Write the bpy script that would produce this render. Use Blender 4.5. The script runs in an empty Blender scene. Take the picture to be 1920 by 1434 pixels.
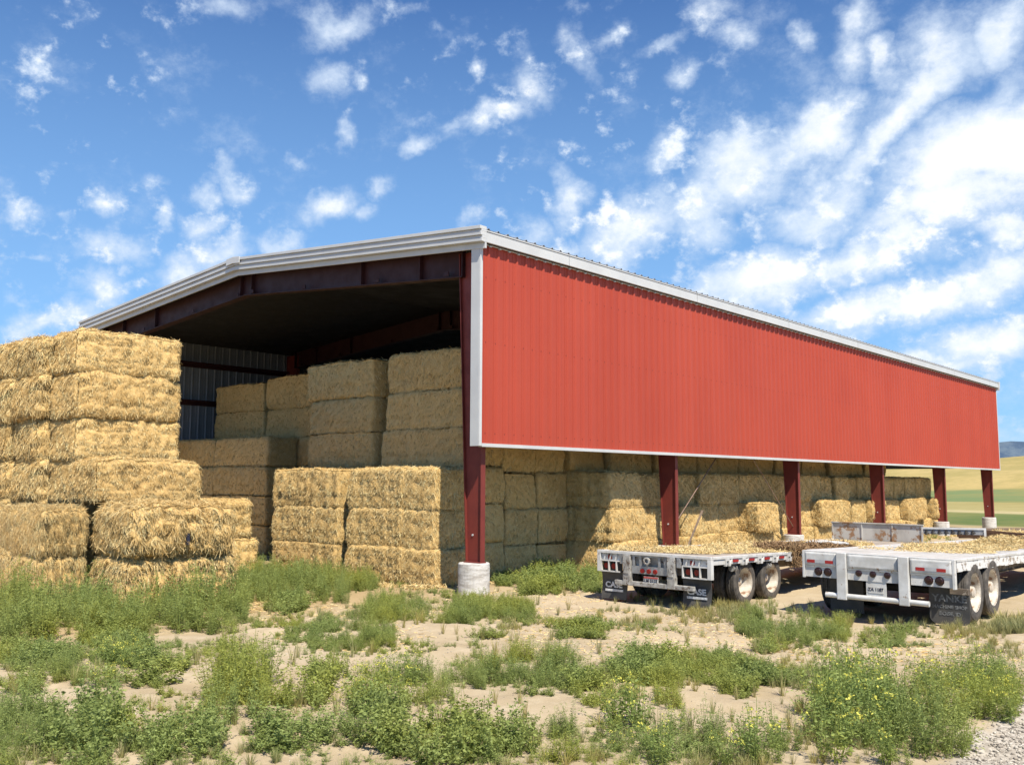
import bpy, math, random
import numpy as np
from mathutils import Vector, Matrix
R_ = math.radians
sc = bpy.context.scene
COL = sc.collection
random.seed(7)
RNG = np.random.default_rng(11)

# ------------------------------------------------------------------ helpers
def tag(o, label=None, cat=None, group=None, kind=None):
    if label: o['label'] = label
    if cat: o['category'] = cat
    if group: o['group'] = group
    if kind: o['kind'] = kind
    return o

def empty(name, loc=(0, 0, 0), rz=0, parent=None):
    o = bpy.data.objects.new(name, None); COL.objects.link(o)
    o.location = loc; o.rotation_euler = (0, 0, rz); o.empty_display_size = .2
    if parent: o.parent = parent
    return o

def link(name, me, parent=None):
    o = bpy.data.objects.new(name, me); COL.objects.link(o)
    if parent: o.parent = parent
    return o

class MB:
    """collects boxes, bars, tubes for ONE mesh object"""
    def __init__(s): s.v = []; s.f = []
    def add(s, vs, fs):
        n = len(s.v); s.v += [tuple(v) for v in vs]; s.f += [tuple(i + n for i in f) for f in fs]; return s
    def box(s, x0, x1, y0, y1, z0, z1):
        return s.add([(x0,y0,z0),(x1,y0,z0),(x1,y1,z0),(x0,y1,z0),(x0,y0,z1),(x1,y0,z1),(x1,y1,z1),(x0,y1,z1)],
                     [(0,3,2,1),(4,5,6,7),(0,1,5,4),(1,2,6,5),(2,3,7,6),(3,0,4,7)])
    def prism(s, poly, y0, y1, axis='y'):
        n = len(poly)
        if axis == 'y': a = [(p[0], y0, p[1]) for p in poly] + [(p[0], y1, p[1]) for p in poly]
        elif axis == 'x': a = [(y0, p[0], p[1]) for p in poly] + [(y1, p[0], p[1]) for p in poly]
        else: a = [(p[0], p[1], y0) for p in poly] + [(p[0], p[1], y1) for p in poly]
        return s.add(a, [tuple(range(n))[::-1], tuple(range(n, 2*n))] + [(i, (i+1) % n, (i+1) % n + n, i+n) for i in range(n)])
    def tube(s, p0, p1, r0, r1=None, n=12, cap=True):
        r1 = r0 if r1 is None else r1
        p0 = Vector(p0); p1 = Vector(p1); d = (p1-p0).normalized()
        a = d.orthogonal().normalized(); b = d.cross(a)
        vs = []
        for p, r in ((p0, r0), (p1, r1)):
            for i in range(n):
                t = 2*math.pi*i/n; vs.append(p + (a*math.cos(t)+b*math.sin(t))*r)
        fs = [(i, (i+1) % n, (i+1) % n+n, i+n) for i in range(n)]
        if cap: fs += [tuple(range(n))[::-1], tuple(range(n, 2*n))]
        return s.add(vs, fs)
    def lathe(s, prof, axis, c, n=40):
        """prof: (radius, offset along axis 'x')"""
        m = len(prof); vs = []
        for i in range(n):
            t = 2*math.pi*i/n
            for r, o in prof:
                if axis == 'x': vs.append((c[0]+o, c[1]+r*math.cos(t), c[2]+r*math.sin(t)))
                elif axis == 'z': vs.append((c[0]+r*math.cos(t), c[1]+r*math.sin(t), c[2]+o))
                else: vs.append((c[0]+r*math.cos(t), c[1]+o, c[2]+r*math.sin(t)))
        fs = []
        for i in range(n):
            j = (i+1) % n
            for k in range(m-1): fs.append((i*m+k, j*m+k, j*m+k+1, i*m+k+1))
        return s.add(vs, fs)
    def map(s, fn): s.v = [tuple(fn(*v)) for v in s.v]; return s
    def build(s, name, mat, parent=None, bevel=0, smooth=False):
        me = bpy.data.meshes.new(name); me.from_pydata(s.v, [], s.f); me.materials.append(mat)
        me.validate(); 
        import bmesh
        bm = bmesh.new(); bm.from_mesh(me); bmesh.ops.recalc_face_normals(bm, faces=bm.faces); bm.to_mesh(me); bm.free()
        o = link(name, me, parent)
        if bevel:
            m = o.modifiers.new('bevel', 'BEVEL'); m.width = bevel; m.segments = 2; m.limit_method = 'ANGLE'; m.angle_limit = R_(40)
        if smooth: me.shade_smooth()
        return o

def npmesh(name, V, F, mat, tint=None, parent=None, smooth=False):
    """V (n,3) float, F (m,4) or (m,3) int"""
    me = bpy.data.meshes.new(name)
    V = np.asarray(V, np.float32); F = np.asarray(F, np.int32); k = F.shape[1]
    me.vertices.add(len(V)); me.vertices.foreach_set('co', V.ravel())
    me.loops.add(F.size); me.loops.foreach_set('vertex_index', F.ravel())
    me.polygons.add(len(F)); me.polygons.foreach_set('loop_start', np.arange(0, F.size, k, dtype=np.int32))
    me.polygons.foreach_set('loop_total', np.full(len(F), k, np.int32))
    if smooth: me.polygons.foreach_set('use_smooth', np.ones(len(F), bool))
    me.materials.append(mat)
    if tint is not None:
        a = me.attributes.new('tint', 'FLOAT', 'POINT'); a.data.foreach_set('value', np.asarray(tint, np.float32))
    me.update(calc_edges=True)
    if name is None: return me
    return me

def vnoise(P, seed=0):
    P = np.asarray(P, float); i = np.floor(P).astype(np.int64); f = P-i; f = f*f*(3-2*f)
    def h(a, b, c):
        n = (a*374761393 + b*668265263 + c*2147483647 + seed*974711) & 0x7fffffff
        n = ((n ^ (n >> 13))*1274126177) & 0x7fffffff
        return ((n ^ (n >> 16)) & 0xffff)/65535.0
    x, y, z = i[:, 0], i[:, 1], i[:, 2]; r = 0
    for dx in (0, 1):
        wx = f[:, 0] if dx else 1-f[:, 0]
        for dy in (0, 1):
            wy = f[:, 1] if dy else 1-f[:, 1]
            for dz in (0, 1):
                wz = f[:, 2] if dz else 1-f[:, 2]
                r = r + wx*wy*wz*h(x+dx, y+dy, z+dz)
    return r*2-1
def fbm(P, seed=0, o=4):
    r = 0; a = .5; P = np.asarray(P, float)
    for k in range(o): r = r + a*vnoise(P, seed+k*17); P = P*2.03; a *= .5
    return r

# ------------------------------------------------------------------ materials
def newmat(name):
    m = bpy.data.materials.new(name); m.use_nodes = True; nt = m.node_tree
    b = nt.nodes['Principled BSDF']; return m, nt, b
def N(nt, t, **k):
    n = nt.nodes.new(t)
    for a, v in k.items():
        if a in n.inputs: n.inputs[a].default_value = v
        else: setattr(n, a, v)
    return n
def ramp(nt, fac, stops, interp='LINEAR'):
    r = nt.nodes.new('ShaderNodeValToRGB'); cr = r.color_ramp; cr.interpolation = interp
    while len(cr.elements) < len(stops): cr.elements.new(.5)
    for e, (p, c) in zip(cr.elements, stops): e.position = p; e.color = (*c, 1)
    if fac is not None: nt.links.new(fac, r.inputs[0])
    return r.outputs[0]
def mixc(nt, fac, a, b, mode='MIX'):
    m = nt.nodes.new('ShaderNodeMix'); m.data_type = 'RGBA'; m.blend_type = mode
    for sock, v in ((m.inputs[0], fac), (m.inputs[6], a), (m.inputs[7], b)):
        if hasattr(v, 'is_linked'): nt.links.new(v, sock)
        elif isinstance(v, (int, float)): sock.default_value = v
        else: sock.default_value = (*v, 1)
    return m.outputs[2]
def noise(nt, vec, scale, detail=4, rough=.55, stretch=None):
    if stretch:
        mp = nt.nodes.new('ShaderNodeMapping'); mp.inputs['Scale'].default_value = stretch
        nt.links.new(vec, mp.inputs[0]); vec = mp.outputs[0]
    n = nt.nodes.new('ShaderNodeTexNoise'); n.inputs['Scale'].default_value = scale
    n.inputs['Detail'].default_value = detail; n.inputs['Roughness'].default_value = rough
    nt.links.new(vec, n.inputs['Vector']); return n.outputs[0]
def math_(nt, op, a, b=None, c=None, clamp=False):
    m = nt.nodes.new('ShaderNodeMath'); m.operation = op; m.use_clamp = clamp
    for i, v in enumerate((a, b, c)):
        if v is None: continue
        if hasattr(v, 'is_linked'): nt.links.new(v, m.inputs[i])
        else: m.inputs[i].default_value = v
    return m.outputs[0]
def maprange(nt, v, a, b, c=0, d=1, smooth=True):
    m = nt.nodes.new('ShaderNodeMapRange'); m.interpolation_type = 'SMOOTHSTEP' if smooth else 'LINEAR'
    nt.links.new(v, m.inputs[0])
    for i, x in zip((1, 2, 3, 4), (a, b, c, d)): m.inputs[i].default_value = x
    return m.outputs[0]
def bump(nt, b, h, strength=.3, dist=.02):
    n = nt.nodes.new('ShaderNodeBump'); n.inputs['Strength'].default_value = strength; n.inputs['Distance'].default_value = dist
    nt.links.new(h, n.inputs['Height']); nt.links.new(n.outputs[0], b.inputs['Normal'])
def objc(nt): return nt.nodes.new('ShaderNodeTexCoord').outputs['Object']
def posn(nt): return nt.nodes.new('ShaderNodeNewGeometry').outputs['Position']

def paint(name, col, col2=None, rough=.5, spec=.4, metal=0, scale=3, wear=None, wearcol=(.25,.12,.06), weart=.62, stretch=None, bs=.1):
    m, nt, b = newmat(name); v = objc(nt)
    col2 = col2 or tuple(c*.8 for c in col)
    n = noise(nt, v, scale, 6, .6, stretch)
    c = mixc(nt, maprange(nt, n, .3, .7), col, col2)
    if wear:
        w = noise(nt, v, wear, 8, .7)
        c = mixc(nt, maprange(nt, w, weart, weart+.06), c, wearcol)
    nt.links.new(c, b.inputs['Base Color'])
    rr = maprange(nt, n, .3, .7, rough*.85, min(1, rough*1.15)); nt.links.new(rr, b.inputs['Roughness'])
    b.inputs['Specular IOR Level'].default_value = spec; b.inputs['Metallic'].default_value = metal
    bump(nt, b, noise(nt, v, 18, 4), bs, .01)
    return m

M = {}
M['red_wall'] = paint('red_wall_paint', (.54,.085,.050), (.50,.077,.045), rough=.38, spec=.5, scale=.35, bs=.04)
def wall_mat():
    m, nt, b = newmat('red_ribbed_sheet'); v = objc(nt); sp = nt.nodes.new('ShaderNodeSeparateXYZ'); nt.links.new(v, sp.inputs[0])
    big = noise(nt, v, .3, 4); st = noise(nt, v, 5, 5, .6, (1, 1, .06))
    c = mixc(nt, maprange(nt, big, .3, .7), (.455,.070,.038), (.415,.061,.034))
    c = mixc(nt, maprange(nt, st, .5, .75, 0, .35), c, (.40,.075,.045))
    wn_ = nt.nodes.new('ShaderNodeTexWhiteNoise'); wn_.noise_dimensions = '1D'
    nt.links.new(math_(nt, 'FLOOR', math_(nt, 'DIVIDE', sp.outputs[1], .96)), wn_.inputs['W'])
    c = mixc(nt, math_(nt, 'MULTIPLY', wn_.outputs['Value'], .22), c, (.52,.092,.056))
    lap = math_(nt, 'COMPARE', math_(nt, 'FRACT', math_(nt, 'DIVIDE', sp.outputs[1], .96)), .5, .012)
    c = mixc(nt, math_(nt, 'MULTIPLY', lap, .45), c, (.20,.03,.02))
    fy = math_(nt, 'COMPARE', math_(nt, 'FRACT', math_(nt, 'DIVIDE', math_(nt, 'ADD', sp.outputs[1], .13), .32)), .5, .055)
    rows_ = None
    for z in (3.48, 5.48, 6.93):
        r = math_(nt, 'COMPARE', sp.outputs[2], z, .018); rows_ = r if rows_ is None else math_(nt, 'MAXIMUM', rows_, r)
    c = mixc(nt, math_(nt, 'MULTIPLY', math_(nt, 'MULTIPLY', rows_, fy), .7), c, (.18,.03,.025))
    nt.links.new(c, b.inputs['Base Color']); b.inputs['Roughness'].default_value = .5; b.inputs['Specular IOR Level'].default_value = .28
    bump(nt, b, noise(nt, v, 1.3, 2), .12, .02); return m
M['red_wall'] = wall_mat()
M['liner'] = paint('pale_panel_back', (.24,.25,.26), (.18,.19,.20), rough=.5, scale=.6)
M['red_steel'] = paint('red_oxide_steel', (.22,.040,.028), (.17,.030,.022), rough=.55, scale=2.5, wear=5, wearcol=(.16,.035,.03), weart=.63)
M['white_trim'] = paint('white_trim_paint', (.62,.62,.60), (.55,.55,.54), rough=.4, scale=1.2)
M['roof'] = paint('galvanised_roof', (.62,.63,.63), (.5,.51,.52), rough=.45, metal=.5, scale=1)
M['rafter'] = paint('shade_darkened_red_steel', (.042,.010,.010), (.032,.008,.009), rough=.6, scale=2.5)  # red steel darkened: interior shade put into the rafter and girt colour
M['roof_under'] = paint('shade_black_roof_underside', (.022,.022,.024), (.016,.016,.018), rough=.7, scale=1)  # near black: the shade under the roof is put into this colour
M['deck_white'] = paint('weathered_white_paint', (.74,.72,.68), (.55,.52,.47), rough=.55, scale=4, wear=9, wearcol=(.22,.14,.09), weart=.60)
M['trailer_white'] = paint('dull_white_paint', (.72,.71,.68), (.52,.50,.46), rough=.5, scale=3.5, wear=6, wearcol=(.33,.22,.14), weart=.60)
M['grimy_white'] = paint('grimy_white_steel', (.50,.48,.44), (.26,.24,.21), rough=.6, scale=7, wear=11, wearcol=(.12,.08,.055), weart=.55)
M['frame_dark'] = paint('dark_chassis', (.035,.033,.03), (.06,.05,.04), rough=.75, scale=5)
M['frame_brown'] = paint('dusty_beam', (.22,.17,.12), (.13,.10,.075), rough=.75, scale=4, wear=6, wearcol=(.4,.34,.27), weart=.55)
M['rubber'] = paint('dusty_rubber', (.14,.12,.10), (.06,.054,.048), rough=.85, scale=8)
M['tread'] = paint('brown_dusty_tread', (.17,.135,.10), (.07,.06,.05), rough=.9, scale=9)
M['flap'] = paint('black_flap_rubber', (.055,.053,.05), (.10,.092,.082), rough=.7, scale=4)
M['rim'] = paint('cream_rim', (.74,.68,.58), (.5,.40,.29), rough=.6, scale=6, wear=6, wearcol=(.28,.16,.09), weart=.56)
M['red_lens'] = paint('red_lens', (.30,.015,.012), (.2,.01,.01), rough=.25, spec=.6, scale=5)
M['dark_lens'] = paint('dark_red_lens', (.035,.008,.008), (.022,.006,.006), rough=.25, spec=.6)
M['tape_red'] = paint('red_tape', (.42,.03,.025), rough=.4)
M['tape_grey'] = paint('grey_tape', (.5,.5,.5), rough=.4)
M['plate'] = paint('plate_paint', (.70,.68,.63), (.5,.46,.42), rough=.4, scale=9)
M['plate_red'] = paint('plate_red_band', (.5,.1,.08), rough=.4)
M['ink_and_shade'] = paint('dark_ink_and_hole_shade', (.03,.03,.05), rough=.6)
M['letter_white'] = paint('white_lettering', (.78,.78,.78), (.45,.45,.45), rough=.6, scale=25)
M['letter_grey'] = paint('grey_lettering', (.30,.30,.29), (.10,.10,.10), rough=.6, scale=18)
M['steel'] = paint('galvanised_steel', (.42,.42,.42), (.26,.25,.24), rough=.5, metal=.4, scale=9)
M['rusty_plate'] = paint('rust_stained_panel', (.58,.55,.49), (.40,.37,.32), rough=.65, scale=2.2, wear=3.2, wearcol=(.33,.19,.10), weart=.52, stretch=(1,1,.35))
M['cable'] = paint('rusty_cable', (.30,.20,.15), (.2,.12,.08), rough=.7)

def wood(name, c1, c2, along=(1,.08,1)):
    m, nt, b = newmat(name); v = objc(nt)
    n = noise(nt, v, 14, 6, .65, along); n2 = noise(nt, v, 1.2, 3)
    c = mixc(nt, maprange(nt, n, .3, .7), c1, c2); c = mixc(nt, maprange(nt, n2, .35, .7, 0, .5), c, tuple(x*.6 for x in c1))
    nt.links.new(c, b.inputs['Base Color']); b.inputs['Roughness'].default_value = .85
    bump(nt, b, n, .5, .01); return m
M['planks'] = wood('weathered_planks', (.52,.46,.38), (.36,.29,.22))
M['planks_white'] = wood('bleached_planks', (.66,.63,.58), (.48,.44,.38))
M['brown_board'] = wood('brown_board', (.27,.19,.13), (.16,.11,.08), (.08,1,1))

def concrete():
    m, nt, b = newmat('whitewashed_concrete'); v = objc(nt)
    n = noise(nt, v, 3, 7, .7, (1,1,3.5)); s = noise(nt, v, 16, 5, .7, (1,1,2))
    c = mixc(nt, maprange(nt, n, .4, .68), (.68,.65,.60), (.40,.36,.31))
    c = mixc(nt, maprange(nt, s, .6, .7, 0, .7), c, (.22,.18,.15))
    nt.links.new(c, b.inputs['Base Color']); b.inputs['Roughness'].default_value = .9
    bump(nt, b, n, .5, .02); return m
M['concrete'] = concrete()

def straw_mat(name, base, tip, dark, var=.5):
    """tint attribute: 0..1 per stalk, body uses noise"""
    m, nt, b = newmat(name); v = objc(nt)
    at = nt.nodes.new('ShaderNodeAttribute'); at.attribute_name = 'tint'
    oi = nt.nodes.new('ShaderNodeObjectInfo')
    c = ramp(nt, at.outputs['Fac'], [(0, dark), (.35, base), (.75, tip), (1, tuple(min(1, x*1.15) for x in tip))])
    n = noise(nt, v, 2.2, 4, .6)
    c = mixc(nt, maprange(nt, n, .35, .7, 0, .22), c, dark)
    c = mixc(nt, math_(nt, 'MULTIPLY', oi.outputs['Random'], .28), c, (base[0]*.72, base[1]*.66, base[2]*.6))
    sp_ = noise(nt, v, 75, 3, .8, (1,1,.35))
    c = mixc(nt, maprange(nt, sp_, .56, .70, 0, .45), c, dark)
    c = mixc(nt, maprange(nt, sp_, .47, .36, 0, .6), c, tip)
    nt.links.new(c, b.inputs['Base Color']); b.inputs['Roughness'].default_value = .6
    b.inputs['Specular IOR Level'].default_value = .25
    f = noise(nt, v, 34, 6, .75, (1,1,.35)); bump(nt, b, f, .8, .03)
    return m
M['straw'] = straw_mat('straw', (.77,.50,.185), (.98,.78,.40), (.45,.27,.09))
M['straw_old'] = straw_mat('old_straw', (.30,.18,.085), (.42,.27,.14), (.12,.07,.035))

def leafmat(name, lo, hi, yel=None):
    m, nt, b = newmat(name)
    at = nt.nodes.new('ShaderNodeAttribute'); at.attribute_name = 'tint'
    stops = [(0, lo), (.8, hi)] + ([(.81, yel), (1, yel)] if yel else [])
    c = ramp(nt, at.outputs['Fac'], stops)
    p = posn(nt); n = noise(nt, p, .7, 3)
    c = mixc(nt, maprange(nt, n, .4, .7, 0, .35), c, (hi[0]*1.35, hi[1]*1.05, lo[2]))
    nt.links.new(c, b.inputs['Base Color']); b.inputs['Roughness'].default_value = .55
    b.inputs['Specular IOR Level'].default_value = .3
    tr = nt.nodes.new('ShaderNodeBsdfTranslucent'); nt.links.new(c, tr.inputs[0])
    mx = nt.nodes.new('ShaderNodeMixShader'); mx.inputs[0].default_value = .38
    nt.links.new(b.outputs[0], mx.inputs[1]); nt.links.new(tr.outputs[0], mx.inputs[2])
    nt.links.new(mx.outputs[0], nt.nodes['Material Output'].inputs[0]); return m
M['leaf'] = leafmat('weed_leaf', (.14,.19,.045), (.41,.48,.15))
M['leaf_flower'] = leafmat('mustard_leaf', (.13,.19,.04), (.38,.46,.14), (.90,.84,.16))
M['leaf_dry'] = leafmat('dry_grass', (.22,.25,.09), (.55,.50,.24))

# ------------------------------------------------------------------ camera (from matching the wall, column and ridge lines)
CAM = (13.998, -14.925, 2.4)
F_PX, PITCH, ROLL, YAW = 1774.0, .1061, .0034, .7184
cam = bpy.data.cameras.new('camera'); co = bpy.data.objects.new('camera', cam); COL.objects.link(co)
cam.sensor_width = 36; cam.lens = F_PX*36/1920; cam.clip_start = .1; cam.clip_end = 20000
fw = Vector((-math.sin(YAW)*math.cos(PITCH), math.cos(YAW)*math.cos(PITCH), math.sin(PITCH)))
rt = Vector((math.cos(YAW), math.sin(YAW), 0)); up = rt.cross(fw)
r2 = rt*math.cos(ROLL)+up*math.sin(ROLL); u2 = -rt*math.sin(ROLL)+up*math.cos(ROLL)
mw = Matrix((r2, u2, -fw)).transposed().to_4x4(); mw.translation = CAM; co.matrix_world = mw
sc.camera = co

# ------------------------------------------------------------------ light
SUN = Vector((.65, -.33, 1.07)).normalized()
EL = math.asin(SUN.z); AZ = math.atan2(SUN.x, SUN.y)
sun = bpy.data.lights.new('sun', 'SUN'); sun.energy = 5.0; sun.angle = R_(.53); sun.color = (1, .94, .82)
so = bpy.data.objects.new('sun', sun); COL.objects.link(so); so.rotation_euler = SUN.to_track_quat('Z', 'Y').to_euler()
so.location = (20, -20, 40)
w = bpy.data.worlds.new('World'); sc.world = w; w.use_nodes = True; nt = w.node_tree
bg = nt.nodes['Background']; bg.inputs[1].default_value = .066
sky = nt.nodes.new('ShaderNodeTexSky'); sky.sky_type = 'NISHITA'; sky.sun_disc = False
sky.sun_elevation = EL; sky.sun_rotation = AZ; sky.altitude = 1500; sky.air_density = 1.0; sky.dust_density = .6; sky.ozone_density = 2.2
geo = nt.nodes.new('ShaderNodeTexCoord'); D = geo.outputs['Generated']
sep = nt.nodes.new('ShaderNodeSeparateXYZ'); nt.links.new(D, sep.inputs[0])
az = math_(nt, 'ARCTAN2', sep.outputs[0], sep.outputs[1])          # clockwise from +Y
el = math_(nt, 'ARCSINE', sep.outputs[2])
cmb = nt.nodes.new('ShaderNodeCombineXYZ'); nt.links.new(az, cmb.inputs[0]); nt.links.new(el, cmb.inputs[1])
# domain warp so cloud outlines are ragged
wn = nt.nodes.new('ShaderNodeTexNoise'); wn.inputs['Scale'].default_value = 12; wn.inputs['Detail'].default_value = 9; wn.inputs['Roughness'].default_value = .6
nt.links.new(D, wn.inputs['Vector'])
sub = nt.nodes.new('ShaderNodeVectorMath'); sub.operation = 'SUBTRACT'; nt.links.new(wn.outputs['Color'], sub.inputs[0]); sub.inputs[1].default_value = (.5,.5,.5)
scl = nt.nodes.new('ShaderNodeVectorMath'); scl.operation = 'MULTIPLY'; nt.links.new(sub.outputs[0], scl.inputs[0]); scl.inputs[1].default_value = (.085,.085,0)
addv = nt.nodes.new('ShaderNodeVectorMath'); addv.operation = 'ADD'; nt.links.new(cmb.outputs[0], addv.inputs[0]); nt.links.new(scl.outputs[0], addv.inputs[1])
CL = [(-0.246,0.311,0.086,0.045,0.14,1.25),(-0.266,0.272,0.099,0.031,0.09,0.8),(-0.31,0.367,0.105,0.023,0.73,0.85),(-0.222,0.413,0.034,0.028,0.7,0.8),(-0.472,0.318,0.078,0.042,0.35,1.05),(-0.39,0.354,0.052,0.028,0.44,1.0),(-0.508,0.286,0.059,0.037,0.35,0.95),(-0.431,0.33,0.073,0.039,0.52,0.8),(-0.342,0.341,0.069,0.025,0.7,0.8),(-0.667,0.299,0.023,0.035,-0.0,0.95),(-0.596,0.265,0.067,0.035,0.35,1.0),(-0.664,0.25,0.029,0.012,-0.0,0.8),(-0.702,0.272,0.022,0.027,0.35,0.55),(-0.561,0.334,0.02,0.036,0.26,0.6),(-0.456,0.205,0.08,0.037,0.17,1.1),(-0.382,0.222,0.058,0.026,0.44,0.95),(-0.527,0.192,0.055,0.021,0.17,0.7),(-0.416,0.272,0.059,0.029,0.35,0.85),(-0.384,0.29,0.039,0.026,0.35,0.85),(-0.341,0.229,0.068,0.025,0.35,0.75),(-0.318,0.175,0.091,0.026,0.24,0.95),(-0.368,0.163,0.075,0.026,0.24,0.8),(-0.247,0.195,0.068,0.022,0.24,0.8),(-0.245,0.135,0.062,0.024,0.17,1.0),(-0.292,0.112,0.07,0.016,0.14,0.8),(-0.226,0.238,0.039,0.018,0.17,0.8),(-0.348,0.435,0.035,0.021,0.87,0.75),(-0.359,0.412,0.026,0.024,0.52,0.6),(-0.411,0.434,0.015,0.015,-0.0,0.6),(-0.329,0.408,0.014,0.024,0.17,0.65),(-0.269,0.408,0.042,0.035,0.79,0.55),(-0.229,0.359,0.04,0.017,0.79,0.55),(-0.911,0.465,0.044,0.024,0.17,0.75),(-0.924,0.405,0.025,0.024,0.35,0.6),(-0.889,0.41,0.013,0.013,-0.0,0.5),(-0.767,0.429,0.012,0.015,-0.0,0.65),(-0.835,0.477,0.029,0.01,-0.0,0.4),(-0.696,0.415,0.029,0.033,0.61,0.65),(-0.74,0.382,0.069,0.017,0.44,0.75),(-0.783,0.365,0.018,0.013,-0.0,0.55),(-0.819,0.351,0.023,0.016,0.26,0.8),(-0.904,0.36,0.014,0.013,0.35,0.65),(-0.643,0.442,0.016,0.044,0.26,0.55),(-0.556,0.441,0.032,0.012,0.35,0.6),(-0.608,0.459,0.022,0.012,0.7,0.45),(-0.542,0.408,0.02,0.015,0.35,0.6),(-0.516,0.468,0.035,0.021,0.35,0.55),(-0.482,0.445,0.021,0.015,-0.0,0.45),(-1.024,0.465,0.03,0.015,-0.0,0.45),(-1.142,0.264,0.023,0.014,-0.17,0.8),(-1.208,0.251,0.015,0.009,-0.0,0.6),(-1.171,0.252,0.009,0.007,-0.0,0.45),(-1.043,0.285,0.017,0.016,-0.0,0.7),(-1.013,0.299,0.023,0.022,-0.35,0.8),(-1.121,0.222,0.038,0.018,0.09,0.7),(-1.192,0.211,0.015,0.007,-0.0,0.5),(-1.039,0.255,0.027,0.017,0.44,0.8),(-1.075,0.256,0.011,0.014,-0.0,0.6),(-1.061,0.21,0.032,0.025,0.61,0.85),(-1.015,0.231,0.04,0.023,0.35,0.9),(-1.129,0.18,0.03,0.024,0.35,0.8),(-1.175,0.147,0.043,0.018,0.21,0.85),(-1.2,0.161,0.011,0.007,-0.0,0.4),(-1.111,0.205,0.009,0.009,-0.0,0.6),(-0.962,0.249,0.018,0.013,-0.0,0.7),(-0.912,0.283,0.036,0.024,0.35,0.9),(-0.874,0.279,0.021,0.013,0.17,0.5),(-0.859,0.313,0.017,0.016,-0.0,0.7),(-0.758,0.28,0.013,0.012,-0.0,0.6),(-0.951,0.333,0.017,0.009,-0.0,0.3),(-1.092,0.291,0.015,0.009,-0.0,0.3),(-1.212,0.165,0.008,0.007,-0.0,0.4),(-0.802,0.459,0.015,0.007,-0.0,0.3)]
acc = None
for (a, e, ra, re, rot, s) in CL:
    mp = nt.nodes.new('ShaderNodeMapping'); mp.vector_type = 'TEXTURE'
    mp.inputs[1].default_value = (a, e, 0); mp.inputs[2].default_value = (0, 0, rot); mp.inputs[3].default_value = (ra, re, 1)
    nt.links.new(addv.outputs[0], mp.inputs[0])
    ln = nt.nodes.new('ShaderNodeVectorMath'); ln.operation = 'LENGTH'; nt.links.new(mp.outputs[0], ln.inputs[0])
    v = math_(nt, 'MULTIPLY_ADD', ln.outputs['Value'], -s, s*1.22)
    v = math_(nt, 'MINIMUM', v, s*.95)
    acc = v if acc is None else math_(nt, 'MAXIMUM', acc, v)
acc = math_(nt, 'MAXIMUM', acc, 0)
def wnoise(scale, detail, rough, stretch=(1,1,1)):
    mp = nt.nodes.new('ShaderNodeMapping'); mp.inputs['Scale'].default_value = stretch; nt.links.new(D, mp.inputs[0])
    n = nt.nodes.new('ShaderNodeTexNoise'); n.inputs['Scale'].default_value = scale; n.inputs['Detail'].default_value = detail; n.inputs['Roughness'].default_value = rough
    nt.links.new(mp.outputs[0], n.inputs['Vector']); return n.outputs[0]
f1 = wnoise(19, 12, .66, (1,1,1.4)); f3 = wnoise(34, 8, .6, (1,1,1.3)); f4 = wnoise(3.2, 2, .5); f2 = wnoise(5, 3, .5)
# faint general veil that thickens to the right (east) of the view
veil = math_(nt, 'MULTIPLY', maprange(nt, az, -.62, -.15, 0, .24), maprange(nt, az, .1, .5, 1, 0))
dens = math_(nt, 'ADD', acc, math_(nt, 'MULTIPLY', math_(nt, 'SUBTRACT', f1, .5), 1.5))
dens = math_(nt, 'ADD', dens, veil)
puff = math_(nt, 'MULTIPLY', maprange(nt, f3, .50, .76, 0, .8), maprange(nt, f4, .42, .62))
dens = math_(nt, 'ADD', dens, puff)
cov = maprange(nt, dens, .0, .95)
thick = maprange(nt, math_(nt, 'ADD', dens, math_(nt, 'SUBTRACT', f2, .5)), .5, 1.3)
ccol = mixc(nt, thick, (8.6, 10.2, 12.4), (13.6, 13.7, 13.8))
skyc = mixc(nt, 1.0, sky.outputs[0], (.66, 1.14, 1.80), 'MULTIPLY')
hz = maprange(nt, el, 0.05, .56, .75, 0, False)
skyc = mixc(nt, hz, skyc, (4.6, 8.4, 12.4))
fin = mixc(nt, math_(nt, 'MULTIPLY', cov, .93), skyc, ccol)
nt.links.new(fin, bg.inputs[0])
w.cycles.sampling_method = 'MANUAL'; w.cycles.sample_map_resolution = 512
vs = sc.view_settings; vs.view_transform = 'Standard'; vs.look = 'None'; vs.gamma = 1; vs.exposure = 0.33; vs.use_curve_mapping = False
sc.cycles.use_denoising = True; sc.cycles.max_bounces = 6; sc.cycles.diffuse_bounces = 1; sc.cycles.transparent_max_bounces = 4

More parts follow.
